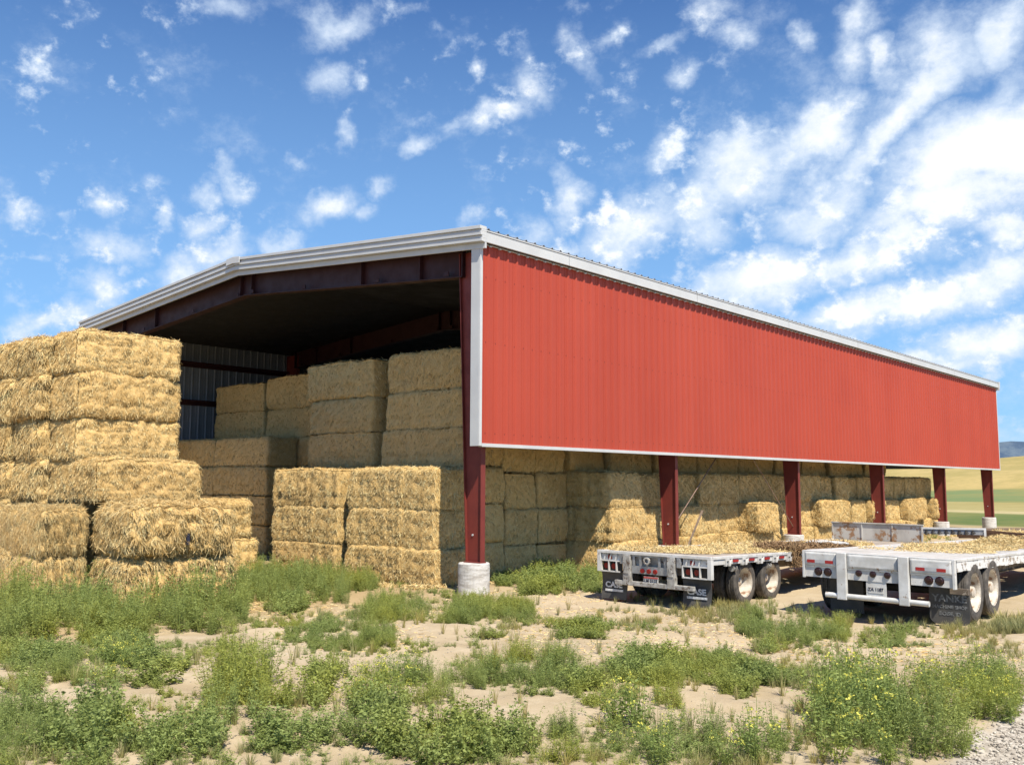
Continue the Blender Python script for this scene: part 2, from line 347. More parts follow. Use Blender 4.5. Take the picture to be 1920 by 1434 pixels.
# ------------------------------------------------------------------ ground: one sheet to the horizon
def axis(fine0, fine1, step, lo, hi, g=1.13):
    a = list(np.arange(fine0, fine1+1e-6, step)); s = step
    while a[-1] < hi: s = min(s*g, 400); a.append(a[-1]+s)
    s = step; b = []
    x = fine0
    while x > lo: s = min(s*g, 400); x -= s; b.append(x)
    return np.array(b[::-1]+a)
gx = axis(-8, 13, .085, -7000, 7000); gy = axis(-12.5, 6, .085, -3000, 9000)
X, Y = np.meshgrid(gx, gy); X = X.ravel(); Y = Y.ravel()
def smooth(t): t = np.clip(t, 0, 1); return t*t*(3-2*t)
def gz(x, y):
    x = np.asarray(x, float); y = np.asarray(y, float)
    P = np.stack([x, y, np.zeros_like(x)], 1)
    near = 1-smooth((np.hypot(x-4, y+3)-25)/30)
    z = near*(.05*vnoise(P*.55, 3)+.022*vnoise(P*1.9, 5)+.012*vnoise(P*6, 6)+.007*vnoise(P*14, 8))
    # wheel ruts across the yard and beside the trailers
    for (c0, sl) in ((-1.9, .10), (-3.4, .12), (-6.1, .08)):
        d = y-(c0+sl*x+.25*np.sin(x*.5)); z = z-near*.04*np.exp(-(d/.22)**2)+near*.022*np.exp(-((d-.4)/.2)**2)
    z = z-near*.02*(1-smooth((x+1.5)/2.5))                         # slightly lower under the stacks
    # wheat hill far beyond
    t = smooth((y-230)/330)
    z = z+t*(17+5*vnoise(P*.0045, 21)+3*vnoise(P*.011, 22)) - smooth((y-640)/700)*26
    z = z+smooth((y-60)/200)*1.0*vnoise(P*.02, 25)
    return z
Z = gz(X, Y); nx, ny = len(gx), len(gy)
ii = np.arange(nx*ny).reshape(ny, nx)
Fq = np.stack([ii[:-1, :-1].ravel(), ii[:-1, 1:].ravel(), ii[1:, 1:].ravel(), ii[1:, :-1].ravel()], 1)
def ground_mat():
    m, nt, b = newmat('dirt_and_fields'); p = posn(nt)
    big = noise(nt, p, .28, 5, .6); mid = noise(nt, p, 2.2, 6, .65); fine = noise(nt, p, 28, 5, .7)
    c = mixc(nt, maprange(nt, big, .35, .65), (.52,.41,.265), (.42,.325,.20))
    c = mixc(nt, maprange(nt, mid, .42, .68, 0, .7), c, (.57,.465,.315))
    c = mixc(nt, maprange(nt, fine, .58, .72, 0, .5), c, (.36,.27,.18))
    fd = noise(nt, p, 3.4, 5, .6)
    sp = nt.nodes.new('ShaderNodeSeparateXYZ'); nt.links.new(p, sp.inputs[0])
    # straw-littered soil under the stacks
    lit = maprange(nt, math_(nt, 'ADD', sp.outputs[0], math_(nt, 'MULTIPLY', mid, 1.6)), -1.2, 1.4, .8, 0)
    c = mixc(nt, lit, c, mixc(nt, fine, (.50,.36,.18), (.34,.23,.11)))
    # gravel at the drive edge
    v = nt.nodes.new('ShaderNodeTexVoronoi'); v.inputs['Scale'].default_value = 22; nt.links.new(p, v.inputs['Vector'])
    gcol = ramp(nt, v.outputs['Color'], [(0, (.30,.26,.21)), (.5, (.48,.42,.34)), (1, (.60,.54,.45))])
    gm = maprange(nt, math_(nt, 'ADD', sp.outputs[0], math_(nt, 'MULTIPLY', mid, .9)), 11.45, 11.75)
    gm = math_(nt, 'MULTIPLY', gm, maprange(nt, sp.outputs[1], -1.5, -2.5))
    c = mixc(nt, gm, c, gcol)
    # crop strips and wheat beyond the yard
    wob = math_(nt, 'ADD', sp.outputs[1], math_(nt, 'MULTIPLY', math_(nt, 'SUBTRACT', noise(nt, p, .012, 3), .5), 40))
    fac = math_(nt, 'DIVIDE', wob, 600)
    fld = ramp(nt, fac, [(0, (.46,.35,.20)), (.070, (.46,.35,.20)), (.073, (.11,.155,.045)), (.120, (.12,.17,.05)), (.124, (.55,.45,.24)), (.134, (.55,.45,.24)),
                         (.137, (.42,.35,.15)), (.215, (.42,.34,.14)), (.225, (.17,.23,.09)), (.45, (.18,.24,.095)), (.475, (.52,.385,.15)), (.72, (.56,.41,.17)), (1, (.46,.34,.13))])
    fn = noise(nt, p, .03, 9, .7, (1,.3,1)); fld = mixc(nt, maprange(nt, fn, .40, .60, 0, .7), fld, (.33,.27,.09))
    fn2 = noise(nt, p, .5, 6, .7); fld = mixc(nt, maprange(nt, fn2, .35, .7, 0, .35), fld, (.22,.2,.07))
    c = mixc(nt, maprange(nt, math_(nt, 'ADD', sp.outputs[1], math_(nt, 'MULTIPLY', mid, 4)), 43, 45.5), c, fld)
    nt.links.new(c, b.inputs['Base Color']); b.inputs['Roughness'].default_value = .95; b.inputs['Specular IOR Level'].default_value = .1
    h = math_(nt, 'ADD', math_(nt, 'MULTIPLY', mid, .6), math_(nt, 'MULTIPLY', fine, .5))
    bump(nt, b, h, .55, .035); return m
M['ground'] = ground_mat()
g = link('ground', npmesh('ground', np.stack([X, Y, Z], 1), Fq, M['ground'], smooth=True)); tag(g, kind='structure')

def gz1(x, y): return float(gz([x], [y])[0])

# gravel stones of the drive (real stones)
def stones(n, xr, yr, s0, s1, cond=None):
    V = []; Fs = []; T = []
    base = np.array([(0,0,1),(1,0,0),(0,1,0),(-1,0,0),(0,-1,0),(0,0,-1)], float)
    fc = np.array([(0,1,2),(0,2,3),(0,3,4),(0,4,1),(5,2,1),(5,3,2),(5,4,3),(5,1,4)])
    xs = RNG.uniform(*xr, n); ys = RNG.uniform(*yr, n)
    if cond is not None: k = cond(xs, ys); xs, ys = xs[k], ys[k]
    zs = gz(xs, ys); n = len(xs)
    s = RNG.uniform(s0, s1, n)*RNG.uniform(.5, 1, n); a = RNG.uniform(0, 6.28, n)
    b = base[None]*s[:, None, None]*RNG.uniform(.65, 1.3, (n, 6, 1)); b[:, :, 2] *= .6
    x = b[:, :, 0]*np.cos(a)[:, None]-b[:, :, 1]*np.sin(a)[:, None]; y = b[:, :, 0]*np.sin(a)[:, None]+b[:, :, 1]*np.cos(a)[:, None]
    V = np.stack([x+xs[:, None], y+ys[:, None], b[:, :, 2]+zs[:, None]+s[:, None]*.2], 2).reshape(-1, 3)
    Fs = (fc[None]+np.arange(n)[:, None, None]*6).reshape(-1, 3)
    return V, Fs, np.repeat(RNG.uniform(0, 1, n), 6)
mst, nts, bs_ = newmat('gravel_stone'); at = nts.nodes.new('ShaderNodeAttribute'); at.attribute_name = 'tint'
nts.links.new(ramp(nts, at.outputs['Fac'], [(0, (.24,.205,.165)), (.5, (.43,.37,.29)), (1, (.62,.56,.46))]), bs_.inputs['Base Color']); bs_.inputs['Roughness'].default_value = .9
V, Fs, T = stones(26000, (11.0, 15), (-9.5, -2.4), .008, .03, lambda x, y: (x+RNG.normal(0, .12, len(x)) > 11.3))
V2, F2, T2 = stones(3000, (2, 12), (-11, 2), .006, .018)
F2 = F2+len(V)
o = link('gravel', npmesh('gravel', np.vstack([V, V2]), np.vstack([Fs, F2]), mst, np.hstack([T, T2])))
tag(o, 'pale crushed gravel at the lower right edge of the yard', 'gravel', kind='stuff')

# far wooded mountain ridge
def ridge():
    xs = np.linspace(-3500, 1500, 160); ys = np.linspace(2300, 3900, 24); Xr, Yr = np.meshgrid(xs, ys); P = np.stack([Xr.ravel(), Yr.ravel(), 0*Xr.ravel()], 1)
    prof = np.sin(np.clip((P[:, 1]-2300)/1600, 0, 1)*math.pi)**.7
    z = -40+prof*(112+80*vnoise(P*.0016, 31)+45*vnoise(P*.005, 32)+18*vnoise(P*.014, 33))
    V = np.stack([P[:, 0], P[:, 1], z], 1); i = np.arange(len(V)).reshape(24, 160)
    return V, np.stack([i[:-1, :-1].ravel(), i[:-1, 1:].ravel(), i[1:, 1:].ravel(), i[1:, :-1].ravel()], 1)
mm, nm, bm_ = newmat('hazy_blue_wooded_slope'); pp = posn(nm); nn = noise(nm, pp, .008, 8, .7)
nm.links.new(mixc(nm, maprange(nm, nn, .42, .6), (.05,.085,.14), (.11,.15,.19)), bm_.inputs['Base Color']); bm_.inputs['Roughness'].default_value = 1  # distance haze put into the bluish slope colour
V, Fr = ridge(); o = link('mountain', npmesh('mountain', V, Fr, mm, smooth=True)); tag(o, kind='structure')

# ------------------------------------------------------------------ hay barn
BAY, Y0, NC, YF, WID = 8.035, .345, 6, 41.3, 18.94
ZT, ZB, EAVE, RIDGE = 7.70, 3.24, 7.95, 8.72
barn = tag(empty('hay_barn', (-WID/2, YF/2, 0)), 'long open-sided metal hay barn with red upper wall and white trim', 'barn')
BO = Vector((WID/2, -YF/2, 0))          # world -> barn local
def bl(mb): return mb.map(lambda x, y, z: (x+BO.x, y+BO.y, z))
def panel(x_out, x_in, z0, z1, y0, y1, pitch=.32, flip=1):
    """ribbed sheet standing in a plane x = x_out, ribs stand out toward +x*flip"""
    mb = MB(); prof = []
    y = y0
    while y < y1-.001:
        for dy, h in ((0, 0), (.105, 0), (.106, .006), (.125, .006), (.126, 0), (.20, 0), (.225, .032), (.265, .032), (.29, 0)):
            if y+dy < y1: prof.append((y+dy, h))
        y += pitch
    prof.append((y1, 0)); n = len(prof)
    vs = [(x_out+flip*h, yy, z0) for yy, h in prof]+[(x_out+flip*h, yy, z1) for yy, h in prof]
    mb.add(vs, [(i, i+1, i+1+n, i+n) for i in range(n-1)]); return mb
def solid(o, t, off=0):
    s = o.modifiers.new('thickness', 'SOLIDIFY'); s.thickness = t; s.offset = off; return o
wl = bl(panel(0, 0, ZB, ZT, .03, YF-.03)).build('side_wall', M['red_wall'], barn)
wl['label'] = 'red ribbed upper wall hanging above the open side'
bl(panel(-.05, 0, ZB+.02, ZT, .03, YF-.03, .32, -1)).build('wall_lining', M['liner'], barn)
o = bl(panel(-WID+.05, 0, ZB, ZT, .03, YF-.03, .32, 1)).build('far_wall_lining', M['liner'], barn); o['label'] = 'pale ribbed inner face of the far long wall'
bl(panel(-WID, 0, ZB, ZT, .03, YF-.03, .32, -1)).build('far_side_wall', M['red_wall'], barn)
# girts behind the walls
for nm, x0, x1 in (('girt', -.30, -.10), ('girt', -WID+.10, -WID+.30)):
    for z in (3.45, 5.45, 6.9):
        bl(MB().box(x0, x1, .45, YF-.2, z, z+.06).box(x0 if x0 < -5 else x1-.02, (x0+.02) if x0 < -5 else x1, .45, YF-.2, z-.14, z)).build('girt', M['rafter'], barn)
# roof: two ribbed slopes
def roof_slope(x_eave, sgn):
    mb = MB(); pts = []; y = -.14
    while y < YF+.12:
        for dy, h in ((0, 0), (.20, 0), (.222, .035), (.262, .035), (.285, 0)):
            if y+dy < YF+.12: pts.append((y+dy, h))
        y += .32
    n = len(pts); xs = np.linspace(x_eave, -WID/2, 10); vs = []
    for x in xs:
        t = (x-x_eave)/(-WID/2-x_eave); z = EAVE+(RIDGE-EAVE)*t
        vs += [(x, yy, z+h) for yy, h in pts]
    fs = [(k*n+i, k*n+i+1, (k+1)*n+i+1, (k+1)*n+i) for k in range(9) for i in range(n-1)]
    return mb.add(vs, fs)
for xe, lab in ((.17, 'roof slope above the red wall'), (-WID-.17, 'far roof slope')):
    o = bl(roof_slope(xe, 1)).build('roof', M['roof'], barn)
    # added black sheet below, its colour painted as the under-roof shade
    bl(MB().prism([(xe*1.0+(-.05 if xe > 0 else .05), EAVE-.26), (-WID/2, RIDGE-.26), (-WID/2, RIDGE-.29), (xe+(-.05 if xe > 0 else .05), EAVE-.29)], -.005, YF-.14)).build('roof_shade_sheet', M['roof_under'], barn)
bl(MB().prism([(-WID/2-.28, RIDGE+.028), (-WID/2, RIDGE+.075), (-WID/2+.28, RIDGE+.028), (-WID/2+.28, RIDGE+.02), (-WID/2, RIDGE+.065), (-WID/2-.28, RIDGE+.02)], -.16, YF+.16)).build('ridge_cap', M['white_trim'], barn)
# rake trim: stepped white profile along the gable
def rake(yo, s):
    mb = MB()
    def zr(x): return EAVE+(RIDGE-EAVE)*(1-abs(x+WID/2)/(WID/2+.17))
    bands = [(-.02, .055, .21), (-.07, -.02, .165), (-.155, -.07, .185), (-.215, -.155, .14), (-.29, -.215, .16), (-.30, -.29, .10), (-.43, -.30, .045)]
    for xa, xb in ((-WID-.2, -WID/2), (-WID/2, .2)):
        for a, b2, d in bands:
            y0, y1 = sorted((yo, yo-s*d))
            mb.prism([(xa, zr(xa)+a), (xb, zr(xb)+a), (xb, zr(xb)+b2), (xa, zr(xa)+b2)], y0, y1)
    return mb
o = bl(rake(0, 1)).build('gable_trim', M['white_trim'], barn, bevel=.008)
o = bl(rake(YF, -1)).build('gable_trim', M['white_trim'], barn)
# ridge joint plate on the gable trim
bl(MB().prism([(-WID/2-.33, RIDGE-.14), (-WID/2, RIDGE-.11), (-WID/2+.33, RIDGE-.14), (-WID/2+.33, RIDGE+.05), (-WID/2, RIDGE+.08), (-WID/2-.33, RIDGE+.05)], -.232, -.2)).build('ridge_plate', M['white_trim'], barn, bevel=.006)
# eave trim over the wall
for x0, s in ((0, 1), (-WID, -1)):
    mb = MB(); xs = sorted((x0+s*.045, x0+s*.16)); mb.box(xs[0], xs[1], -.02, YF+.02, ZT-.03, EAVE-.045)
    xs = sorted((x0+s*.045, x0+s*.175)); mb.box(xs[0], xs[1], -.02, YF+.02, EAVE-.043, EAVE-.012)
    xs = sorted((x0+s*.02, x0+s*.045)); mb.box(xs[0], xs[1], -.02, YF+.02, ZT-.055, EAVE-.05)
    bl(mb).build('eave_trim', M['white_trim'], barn, bevel=.006)
# little rib closures under the eave trim
for k in range(7):
    y = 3+k*6.1; bl(MB().box(.1605, .1635, y, y+.012, ZT-.03, EAVE-.045).box(.1755, .1785, y, y+.012, EAVE-.043, EAVE-.012)).build('trim_joint', M['steel'], barn)
mb = MB(); y = .03
while y < YF-.4: mb.box(.036, .075, y+.215, y+.275, ZT-.085, ZT-.056); y += .32
o = bl(mb).build('rib_closures', M['white_trim'], barn); o['kind'] = 'stuff'
# corner trims and bottom trims
for x0, s in ((0, 1), (-WID, -1)):
    for yc, t in ((0, 1), (YF, -1)):
        a = sorted((x0-s*.235, x0+s*.02)); b = sorted((yc-t*.03, yc+t*.025))
        mb = MB().box(a[0], a[1], b[0], b[1], ZB-.04, ZT-.08)
        a = sorted((x0+s*.021, x0+s*.045)); b = sorted((yc-t*.028, yc+t*.05 if s > 0 else yc+t*.05)); mb.box(a[0], a[1], b[0], b[1], ZB-.038, ZT-.06)
        for zz in (4.55, 6.1): 
            pass
        bl(mb).build('corner_trim', M['white_trim'], barn, bevel=.005)
    a = sorted((x0-s*.06, x0+s*.055)); bl(MB().box(a[0], a[1], .052, YF-.052, ZB-.055, ZB+.02)).build('bottom_trim', M['white_trim'], barn, bevel=.004)
# unseen upper far gable panel, added to darken the barn interior
bl(MB().prism([(-.06, 3.3), (-.06, EAVE-.12), (-WID/2, RIDGE-.1), (-WID+.06, EAVE-.12), (-WID+.06, 3.3)], YF-.12, YF-.09)).build('far_gable_light_block', M['liner'], barn)
# frames: tapered column pairs, rafters, piers
def taper(x_out, s, y, zb, zt_, wb, wt):
    """I-section column, web across the barn"""
    mb = MB(); xo = x_out
    f = .02; hw = .07
    def xin(z): return xo - s*(wb+(wt-wb)*(z-zb)/(zt_-zb))
    mb.prism([(xo, zb), (xin(zb), zb), (xin(zt_), zt_), (xo, zt_)], y-.008, y+.008)
    a = sorted((xo, xo+s*f)); mb.box(a[0], a[1], y-hw, y+hw, zb, zt_)
    mb.prism([(xin(zb), zb), (xin(zb)-s*f, zb), (xin(zt_)-s*f, zt_), (xin(zt_), zt_)], y-hw, y+hw)
    b = sorted((xo+s*.03, xin(zb)-s*.05)); mb.box(b[0], b[1], y-hw-.03, y+hw+.03, zb-.03, zb-.001)
    return mb
def bolts(x, y, z, r=.018):
    return MB().tube((x, y-.03, z), (x, y-.009, z), r, n=10)
for i in range(NC):
    y = Y0+i*BAY
    for xo, s in ((-.20, 1), (-WID+.20, -1)):
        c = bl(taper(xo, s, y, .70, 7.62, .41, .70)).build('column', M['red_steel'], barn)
        b_ = MB().tube((xo-s*.27, y-.03, 1.27), (xo-s*.27, y-.009, 1.27), .022, n=10)
        bl(b_).build('bolt', M['white_trim'], c)
        for k in range(1): pass
        px = xo-s*.24
        pr = [(0, .675), (.325, .675), (.345, .655), (.35, .55), (.347, .2), (.352, -.1), (0, -.1)]
        bl(MB().lathe(pr, 'z', (px, y, 0), 32)).build('pier', M['concrete'], barn, smooth=False)
    # rafters
    for s in (1, -1):
        mb = MB(); cx = -WID/2
        def X(t): return cx+s*(WID/2-.12)*t
        top = lambda t: RIDGE-.20-(RIDGE-EAVE)*t
        dep = lambda t: .74 if t < .45 else .74-.02*(t-.45)
        ts = [0, .25, .5, .75, .93]
        for a, b2 in zip(ts[:-1], ts[1:]):
            mb.prism([(X(a), top(a)), (X(b2), top(b2)), (X(b2), top(b2)-dep(b2)), (X(a), top(a)-dep(a))], y-.008, y+.008)
            mb.prism([(X(a), top(a)-dep(a)), (X(b2), top(b2)-dep(b2)), (X(b2), top(b2)-dep(b2)-.02), (X(a), top(a)-dep(a)-.02)], y-.13, y+.13)
            mb.prism([(X(a), top(a)+.02), (X(b2), top(b2)+.02), (X(b2), top(b2)), (X(a), top(a))], y-.13, y+.13)
        for t in (.03, .55, .78, .93):
            xx = X(t); mb.box(xx-.012, xx+.012, y-.12, y-.009, top(t)-dep(t)+.001, top(t)-.001)
        for t in (.04, .3, .62, .88):
            xx = X(t); mb.prism([(xx-.09, top(t)-dep(t)+.02), (xx+.09, top(t)-dep(t)+.02), (xx+.07, top(t)-dep(t)+.12), (xx-.07, top(t)-dep(t)+.12)], y-.16, y-.131)
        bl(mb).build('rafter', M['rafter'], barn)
# purlins
for k in range(6):
    for s in (1, -1):
        x = -WID/2+s*(1.0+k*1.55); z = EAVE+(RIDGE-EAVE)*(1-abs(x+WID/2)/(WID/2+.17))-.13
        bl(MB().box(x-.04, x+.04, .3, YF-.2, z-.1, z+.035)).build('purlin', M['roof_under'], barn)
# diagonal brace rods in the second bay
for a, b2 in (((-.5, Y0+BAY, .95), (-.5, Y0+2*BAY, 7.3)), ((-.45, Y0+2*BAY, .95), (-.45, Y0+BAY, 7.3))):
    bl(MB().tube(a, b2, .016, n=8)).build('brace_rod', M['cable'], barn)

# ------------------------------------------------------------------ straw bales
def bale_mesh(name, L, W, H, seed, step, nstraw, mat, rag=1.0, ws=1.0):
    rng = np.random.default_rng(seed)
    rc = .20 if rag > 2 else (.13 if rag > 1.1 else .075)
    nL, nW, nH = [max(3, int(round(d/step))) for d in (L, W, H)]
    idx = {}; V = []; F = []
    def vid(i, j, k):
        key = (i, j, k)
        if key not in idx: idx[key] = len(V); V.append((i/nL-.5, j/nW-.5, k/nH-.5))
        return idx[key]
    for a, b, f in ((nL, nW, lambda u, v, s: (u, v, s*nH)), (nL, nH, lambda u, v, s: (u, s*nW, v)), (nW, nH, lambda u, v, s: (s*nL, u, v))):
        for u in range(a):
            for v in range(b):
                for s in (0, 1):
                    q = [vid(*f(u, v, s)), vid(*f(u+1, v, s)), vid(*f(u+1, v+1, s)), vid(*f(u, v+1, s))]
                    F.append(q)
    V = np.array(V)*np.array([L, W, H]); F = np.array(F)
    hd = np.array([L, W, H])/2; r = rc
    # ease grid lines toward the rounded edges
    core = np.clip(V, -(hd-r), hd-r); n = V-core; ln = np.linalg.norm(n, axis=1, keepdims=True); n = n/np.maximum(ln, 1e-6)
    P = core+n*r
    # slight barrel shape between the twines, ragged noise, flake slices, twine grooves
    d = .055*fbm(P*2.0+seed, seed, 3)+.026*rag*fbm(P*8+seed, seed+3, 3)+.018*rag*vnoise(P*np.array([9, 26, 22]), seed+5)
    d += .018*rag*vnoise(np.stack([P[:, 0]*7.5, P[:, 0]*0, P[:, 0]*0], 1)+seed, seed+7)
    side = np.abs(n[:, 1]); zz = P[:, 2]/H+.02*vnoise(P*3, seed+9)
    for g0 in (-.18, .17): d -= .028*np.exp(-((zz-g0)/.022)**2)*side*(.6+.6*vnoise(P*2.2, seed+11))
    d -= .02*np.exp(-((P[:, 1]/W-.15)/.03)**2)*np.abs(n[:, 2])
    bulge = 1-(2*P[:, 2]/H)**2
    P = P+n*d[:, None]; P[:, 1] *= 1+.03*bulge; P[:, 0] *= 1+.018*bulge
    lean = rng.uniform(-.05, .05, 2)*rag; P[:, 0] += lean[0]*P[:, 2]/H; P[:, 1] += lean[1]*P[:, 2]/H*.6
    P[:, 2] += .03*(1-(2*P[:, 0]/L)**2)*(P[:, 2] > 0)
    P[:, 2] += H/2
    # stalks
    Fa = P[F]; nn = np.cross(Fa[:, 1]-Fa[:, 0], Fa[:, 3]-Fa[:, 0]); area = np.linalg.norm(nn, axis=1)
    ctr = Fa.mean(1); out = ctr-np.array([0, 0, H/2]); 
    fn = n[F].mean(1); fn /= np.maximum(np.linalg.norm(fn, axis=1, keepdims=True), 1e-6)
    wgt = area*np.where(fn[:, 2] < -.7, .05, 1); pick = rng.choice(len(F), nstraw, p=wgt/wgt.sum())
    uv = rng.uniform(0, 1, (nstraw, 2)); A = Fa[pick]
    base = A[:, 0]+(A[:, 1]-A[:, 0])*uv[:, :1]+(A[:, 3]-A[:, 0])*uv[:, 1:]
    N_ = fn[pick]
    dn = np.where(np.abs(N_[:, 2:3]) > .6, rng.normal(0, 1, (nstraw, 3)), np.array([0, 0, -1.])+rng.normal(0, .42, (nstraw, 3)))
    tdir = dn-(dn*N_).sum(1, keepdims=True)*N_; tdir /= np.maximum(np.linalg.norm(tdir, axis=1, keepdims=True), 1e-6)
    lift = np.abs(rng.normal(.12, .22, (nstraw, 1))); 
    dirv = tdir*np.cos(lift)+N_*np.sin(lift)
    ln = rng.uniform(.035, .10, (nstraw, 1))*(1.6 if rag > 2 else 1)*np.where(rng.uniform(0, 1, (nstraw, 1)) < .06, 1.7, 1)
    wd = np.cross(dirv, rng.normal(0, 1, (nstraw, 3))); wd /= np.maximum(np.linalg.norm(wd, axis=1, keepdims=True), 1e-6)
    wv = wd*rng.uniform(.003, .0065, (nstraw, 1))*ws
    b0 = base-N_*.008; tip = b0+dirv*ln
    S = np.stack([b0-wv, b0+wv, tip+wv*.6, tip-wv*.6], 1).reshape(-1, 3)
    SF = np.arange(nstraw*4).reshape(-1, 4)+len(P)
    # clumps share brightness a little
    tt = np.clip(rng.beta(2, 2, nstraw)*.75+.28*vnoise(b0*6, seed+13)+.18, 0, 1)
    bt = np.clip(.36+.25*fbm(P*np.array([16, 24, 24]), seed+15, 3)-.5*np.maximum(0, -d/.05)*.3, 0, .6)
    return npmesh(name, np.vstack([P, S]), np.vstack([F, SF]), mat, np.hstack([bt, np.repeat(tt, 4)]))
BL, BW, BH = 3.1, 1.22, .95
BV = {}
for k in range(4): BV['A%d' % k] = bale_mesh('bale_long', BL, BW, BH, 100+k*31, .05, 30000, M['straw'])
for k in range(3): BV['E%d' % k] = bale_mesh('bale_square_end', 2.4, BW, BH, 300+k*31, .05, 27000, M['straw'], 1.5)
for k in range(3): BV['R%d' % k] = bale_mesh('bale_ragged', 2.4, BW, BH, 700+k*31, .05, 26000, M['straw'], 2.3)
for k in range(4): BV['L%d' % k] = bale_mesh('bale_plain', BL, BW, BH, 500+k*31, .075, 9000, M['straw'], .9, 1.25)
DIM = {'R': (2.4, BW, BH), 'A': (BL, BW, BH), 'E': (2.4, BW, BH), 'L': (BL, BW, BH)}
nb = 0
def bale(x0, x1, y0, y1, z0, z1, label, group, fam='L', long='x', yaw=0, tilt=0):
    """box given by its extents; long axis along x or y; yaw turns it about its centre"""
    global nb
    nb += 1; k = random.randrange(3 if fam in 'ER' else 4); d = DIM[fam]
    lx, ly, lz = x1-x0, y1-y0, z1-z0
    o = link('straw_bale', BV[fam+str(k)])
    a = 0 if long == 'x' else math.pi/2
    if random.random() < .5: a += math.pi
    ext = (lx, ly) if long == 'x' else (ly, lx)
    o.scale = (ext[0]/d[0], ext[1]/d[1], lz/d[2])
    o.rotation_euler = (tilt*random.uniform(-1, 1), tilt*random.uniform(-1, 1), a+yaw)
    o.location = ((x0+x1)/2, (y0+y1)/2, z0)
    tag(o, label, 'straw bale', group); return o
ORD = ['bottom', 'second', 'third', 'fourth', 'fifth', 'top']
def J(a): return random.uniform(-a, a)

# (1) sunlit block of six long bales in the barn mouth
G1 = 'sunlit straw bales stacked in the barn mouth'
zl = [0, .82, 1.75, 2.73]
for k in range(3):
    nm = ['bottom', 'middle', 'top'][k]
    bale(-5.28+J(.03), -2.12+[.12, .0, .06][k]-.04, .76+J(.02)-[.04, 0, 0][k], 1.96, zl[k], zl[k+1]+.01, f'sunlit straw bale at the {nm} of the right pile beside the front red column', G1, 'A', yaw=J(.008))
    bale(-8.52+J(.04), -5.72+J(.05), .76+J(.03), 1.94, zl[k], zl[k+1]+.01, f'sunlit straw bale at the {nm} of the left pile in the barn mouth', G1, 'A', yaw=J(.012))
# (2) tall shaded stacks behind it
G2 = 'tall shaded stacks inside the barn mouth'
zl = [0, .94, 1.88, 2.80, 3.78, 4.76, 5.80]
for k in range(6):
    bale(-5.25-[0,0,.15,.22,.05,-.02][k], -2.14-[0,0,.0,.03,.05,.12][k], 2.02, 3.24, zl[k], zl[k+1]+.005, f'shaded straw bale, {ORD[k]} layer of the tall stack just left of the front red column', G2, 'L', yaw=J(.01))
    bale(-8.72+[0,0,.05,.05,.05,-.1][k], -5.86-[0,0,.05,.0,.0,-.06][k]+J(.02), 2.0, 3.22, zl[k], zl[k+1]+.005-.02*k/6, f'shaded straw bale, {ORD[k]} layer of the left one of two tall stacks in the barn', G2, 'L', yaw=J(.02))
# (3) shaded stacks against the far wall
G3 = 'shaded stacks against the far wall'
zl = [0, .98, 1.96, 2.95, 3.94, 4.95, 5.95]
for k in range(6):
    bale(-17.95, -14.85, 4.6, 5.8, zl[k], zl[k+1], f'dim straw bale, {ORD[k]} layer of the leftmost six-high stack against the far wall', G3, 'L', yaw=J(.01))
    bale(-14.75, -11.6, 4.65, 5.85, zl[k]+.0, zl[k+1]+(.12 if k == 5 else 0), f'dim straw bale, {ORD[k]} layer of the six-high stack second from the far wall', G3, 'L', yaw=J(.01))
    if k < 4:
        bale(-15.95, -12.75+J(.05), 3.38, 4.55, zl[k], zl[k+1]-.02, f'dim straw bale, {ORD[k]} layer of the four-high stack in front of the far stacks', G3, 'L')
        bale(-18.6, -16.0, 3.40, 4.55, zl[k], zl[k+1]-.03, f'dim straw bale, {ORD[k]} layer of the four-high stack beside the far wall', G3, 'L')
        bale(-12.0, -8.9, 4.7+.0*k, 5.9, zl[k], zl[k+1]-.02, f'dim straw bale, {ORD[k]} layer of the stack glimpsed in the gap between the piles', G3, 'L')
# (4) rows whose ends show under the red wall
G4 = 'straw bale ends along the open side under the red wall'
rows = []
y = 3.30
yy = [3.28, 4.57]
for r, y in enumerate(yy): rows.append((y, 1.27, [-2.12, -2.10, -2.15], -2.2, 'recessed', r))
y = 5.90; r = 2
prot = [(-.62, -.66, -.72), (-1.02, -1.1, -1.0), (-1.25, -1.3, -1.2), (-1.0, -1.15, -1.25), (-1.25, -1.3, -1.05), (-.95, -1.3, -1.1), (-.75, -.38, -1.1), (-1.05, -1.2, -1.2),
        (-1.25, -1.3, -1.2), (-1.1, -1.2, -1.0), (-.95, -.62, -1.2), (-1.15, -.55, -1.25), (-1.3, -1.3, -1.1), (-.95, -1.1, -1.3), (-.9, -.62, -1.2), (-1.2, -1.25, -1.1),
        (-.92, -1.15, -1.25), (-.8, -.6, -1.2), (-1.1, -.65, -1.15), (-.95, -1.2, -1.1), (-.75, -.55, -1.2), (-1.1, -1.15, -1.2)]
wds = [1.55, 1.25, 1.3, 1.22, 1.3, 1.28, 1.45, 1.2]
while y < 33:
    i = r-2; rows.append((y, wds[i % 8]-.03, prot[i % len(prot)], -1.9+J(.12), 'side', r)); y += wds[i % 8]; r += 1
names = ['first', 'second', 'third', 'fourth', 'fifth', 'sixth', 'seventh', 'eighth', 'ninth', 'tenth', 'eleventh', 'twelfth', 'thirteenth', 'fourteenth', 'fifteenth', 'sixteenth',
         'seventeenth', 'eighteenth', 'nineteenth', 'twentieth', 'twenty-first', 'twenty-second', 'twenty-third', 'twenty-fourth', 'twenty-fifth', 'twenty-sixth']
zl = [0, .84, 1.76, 2.70, 3.66]
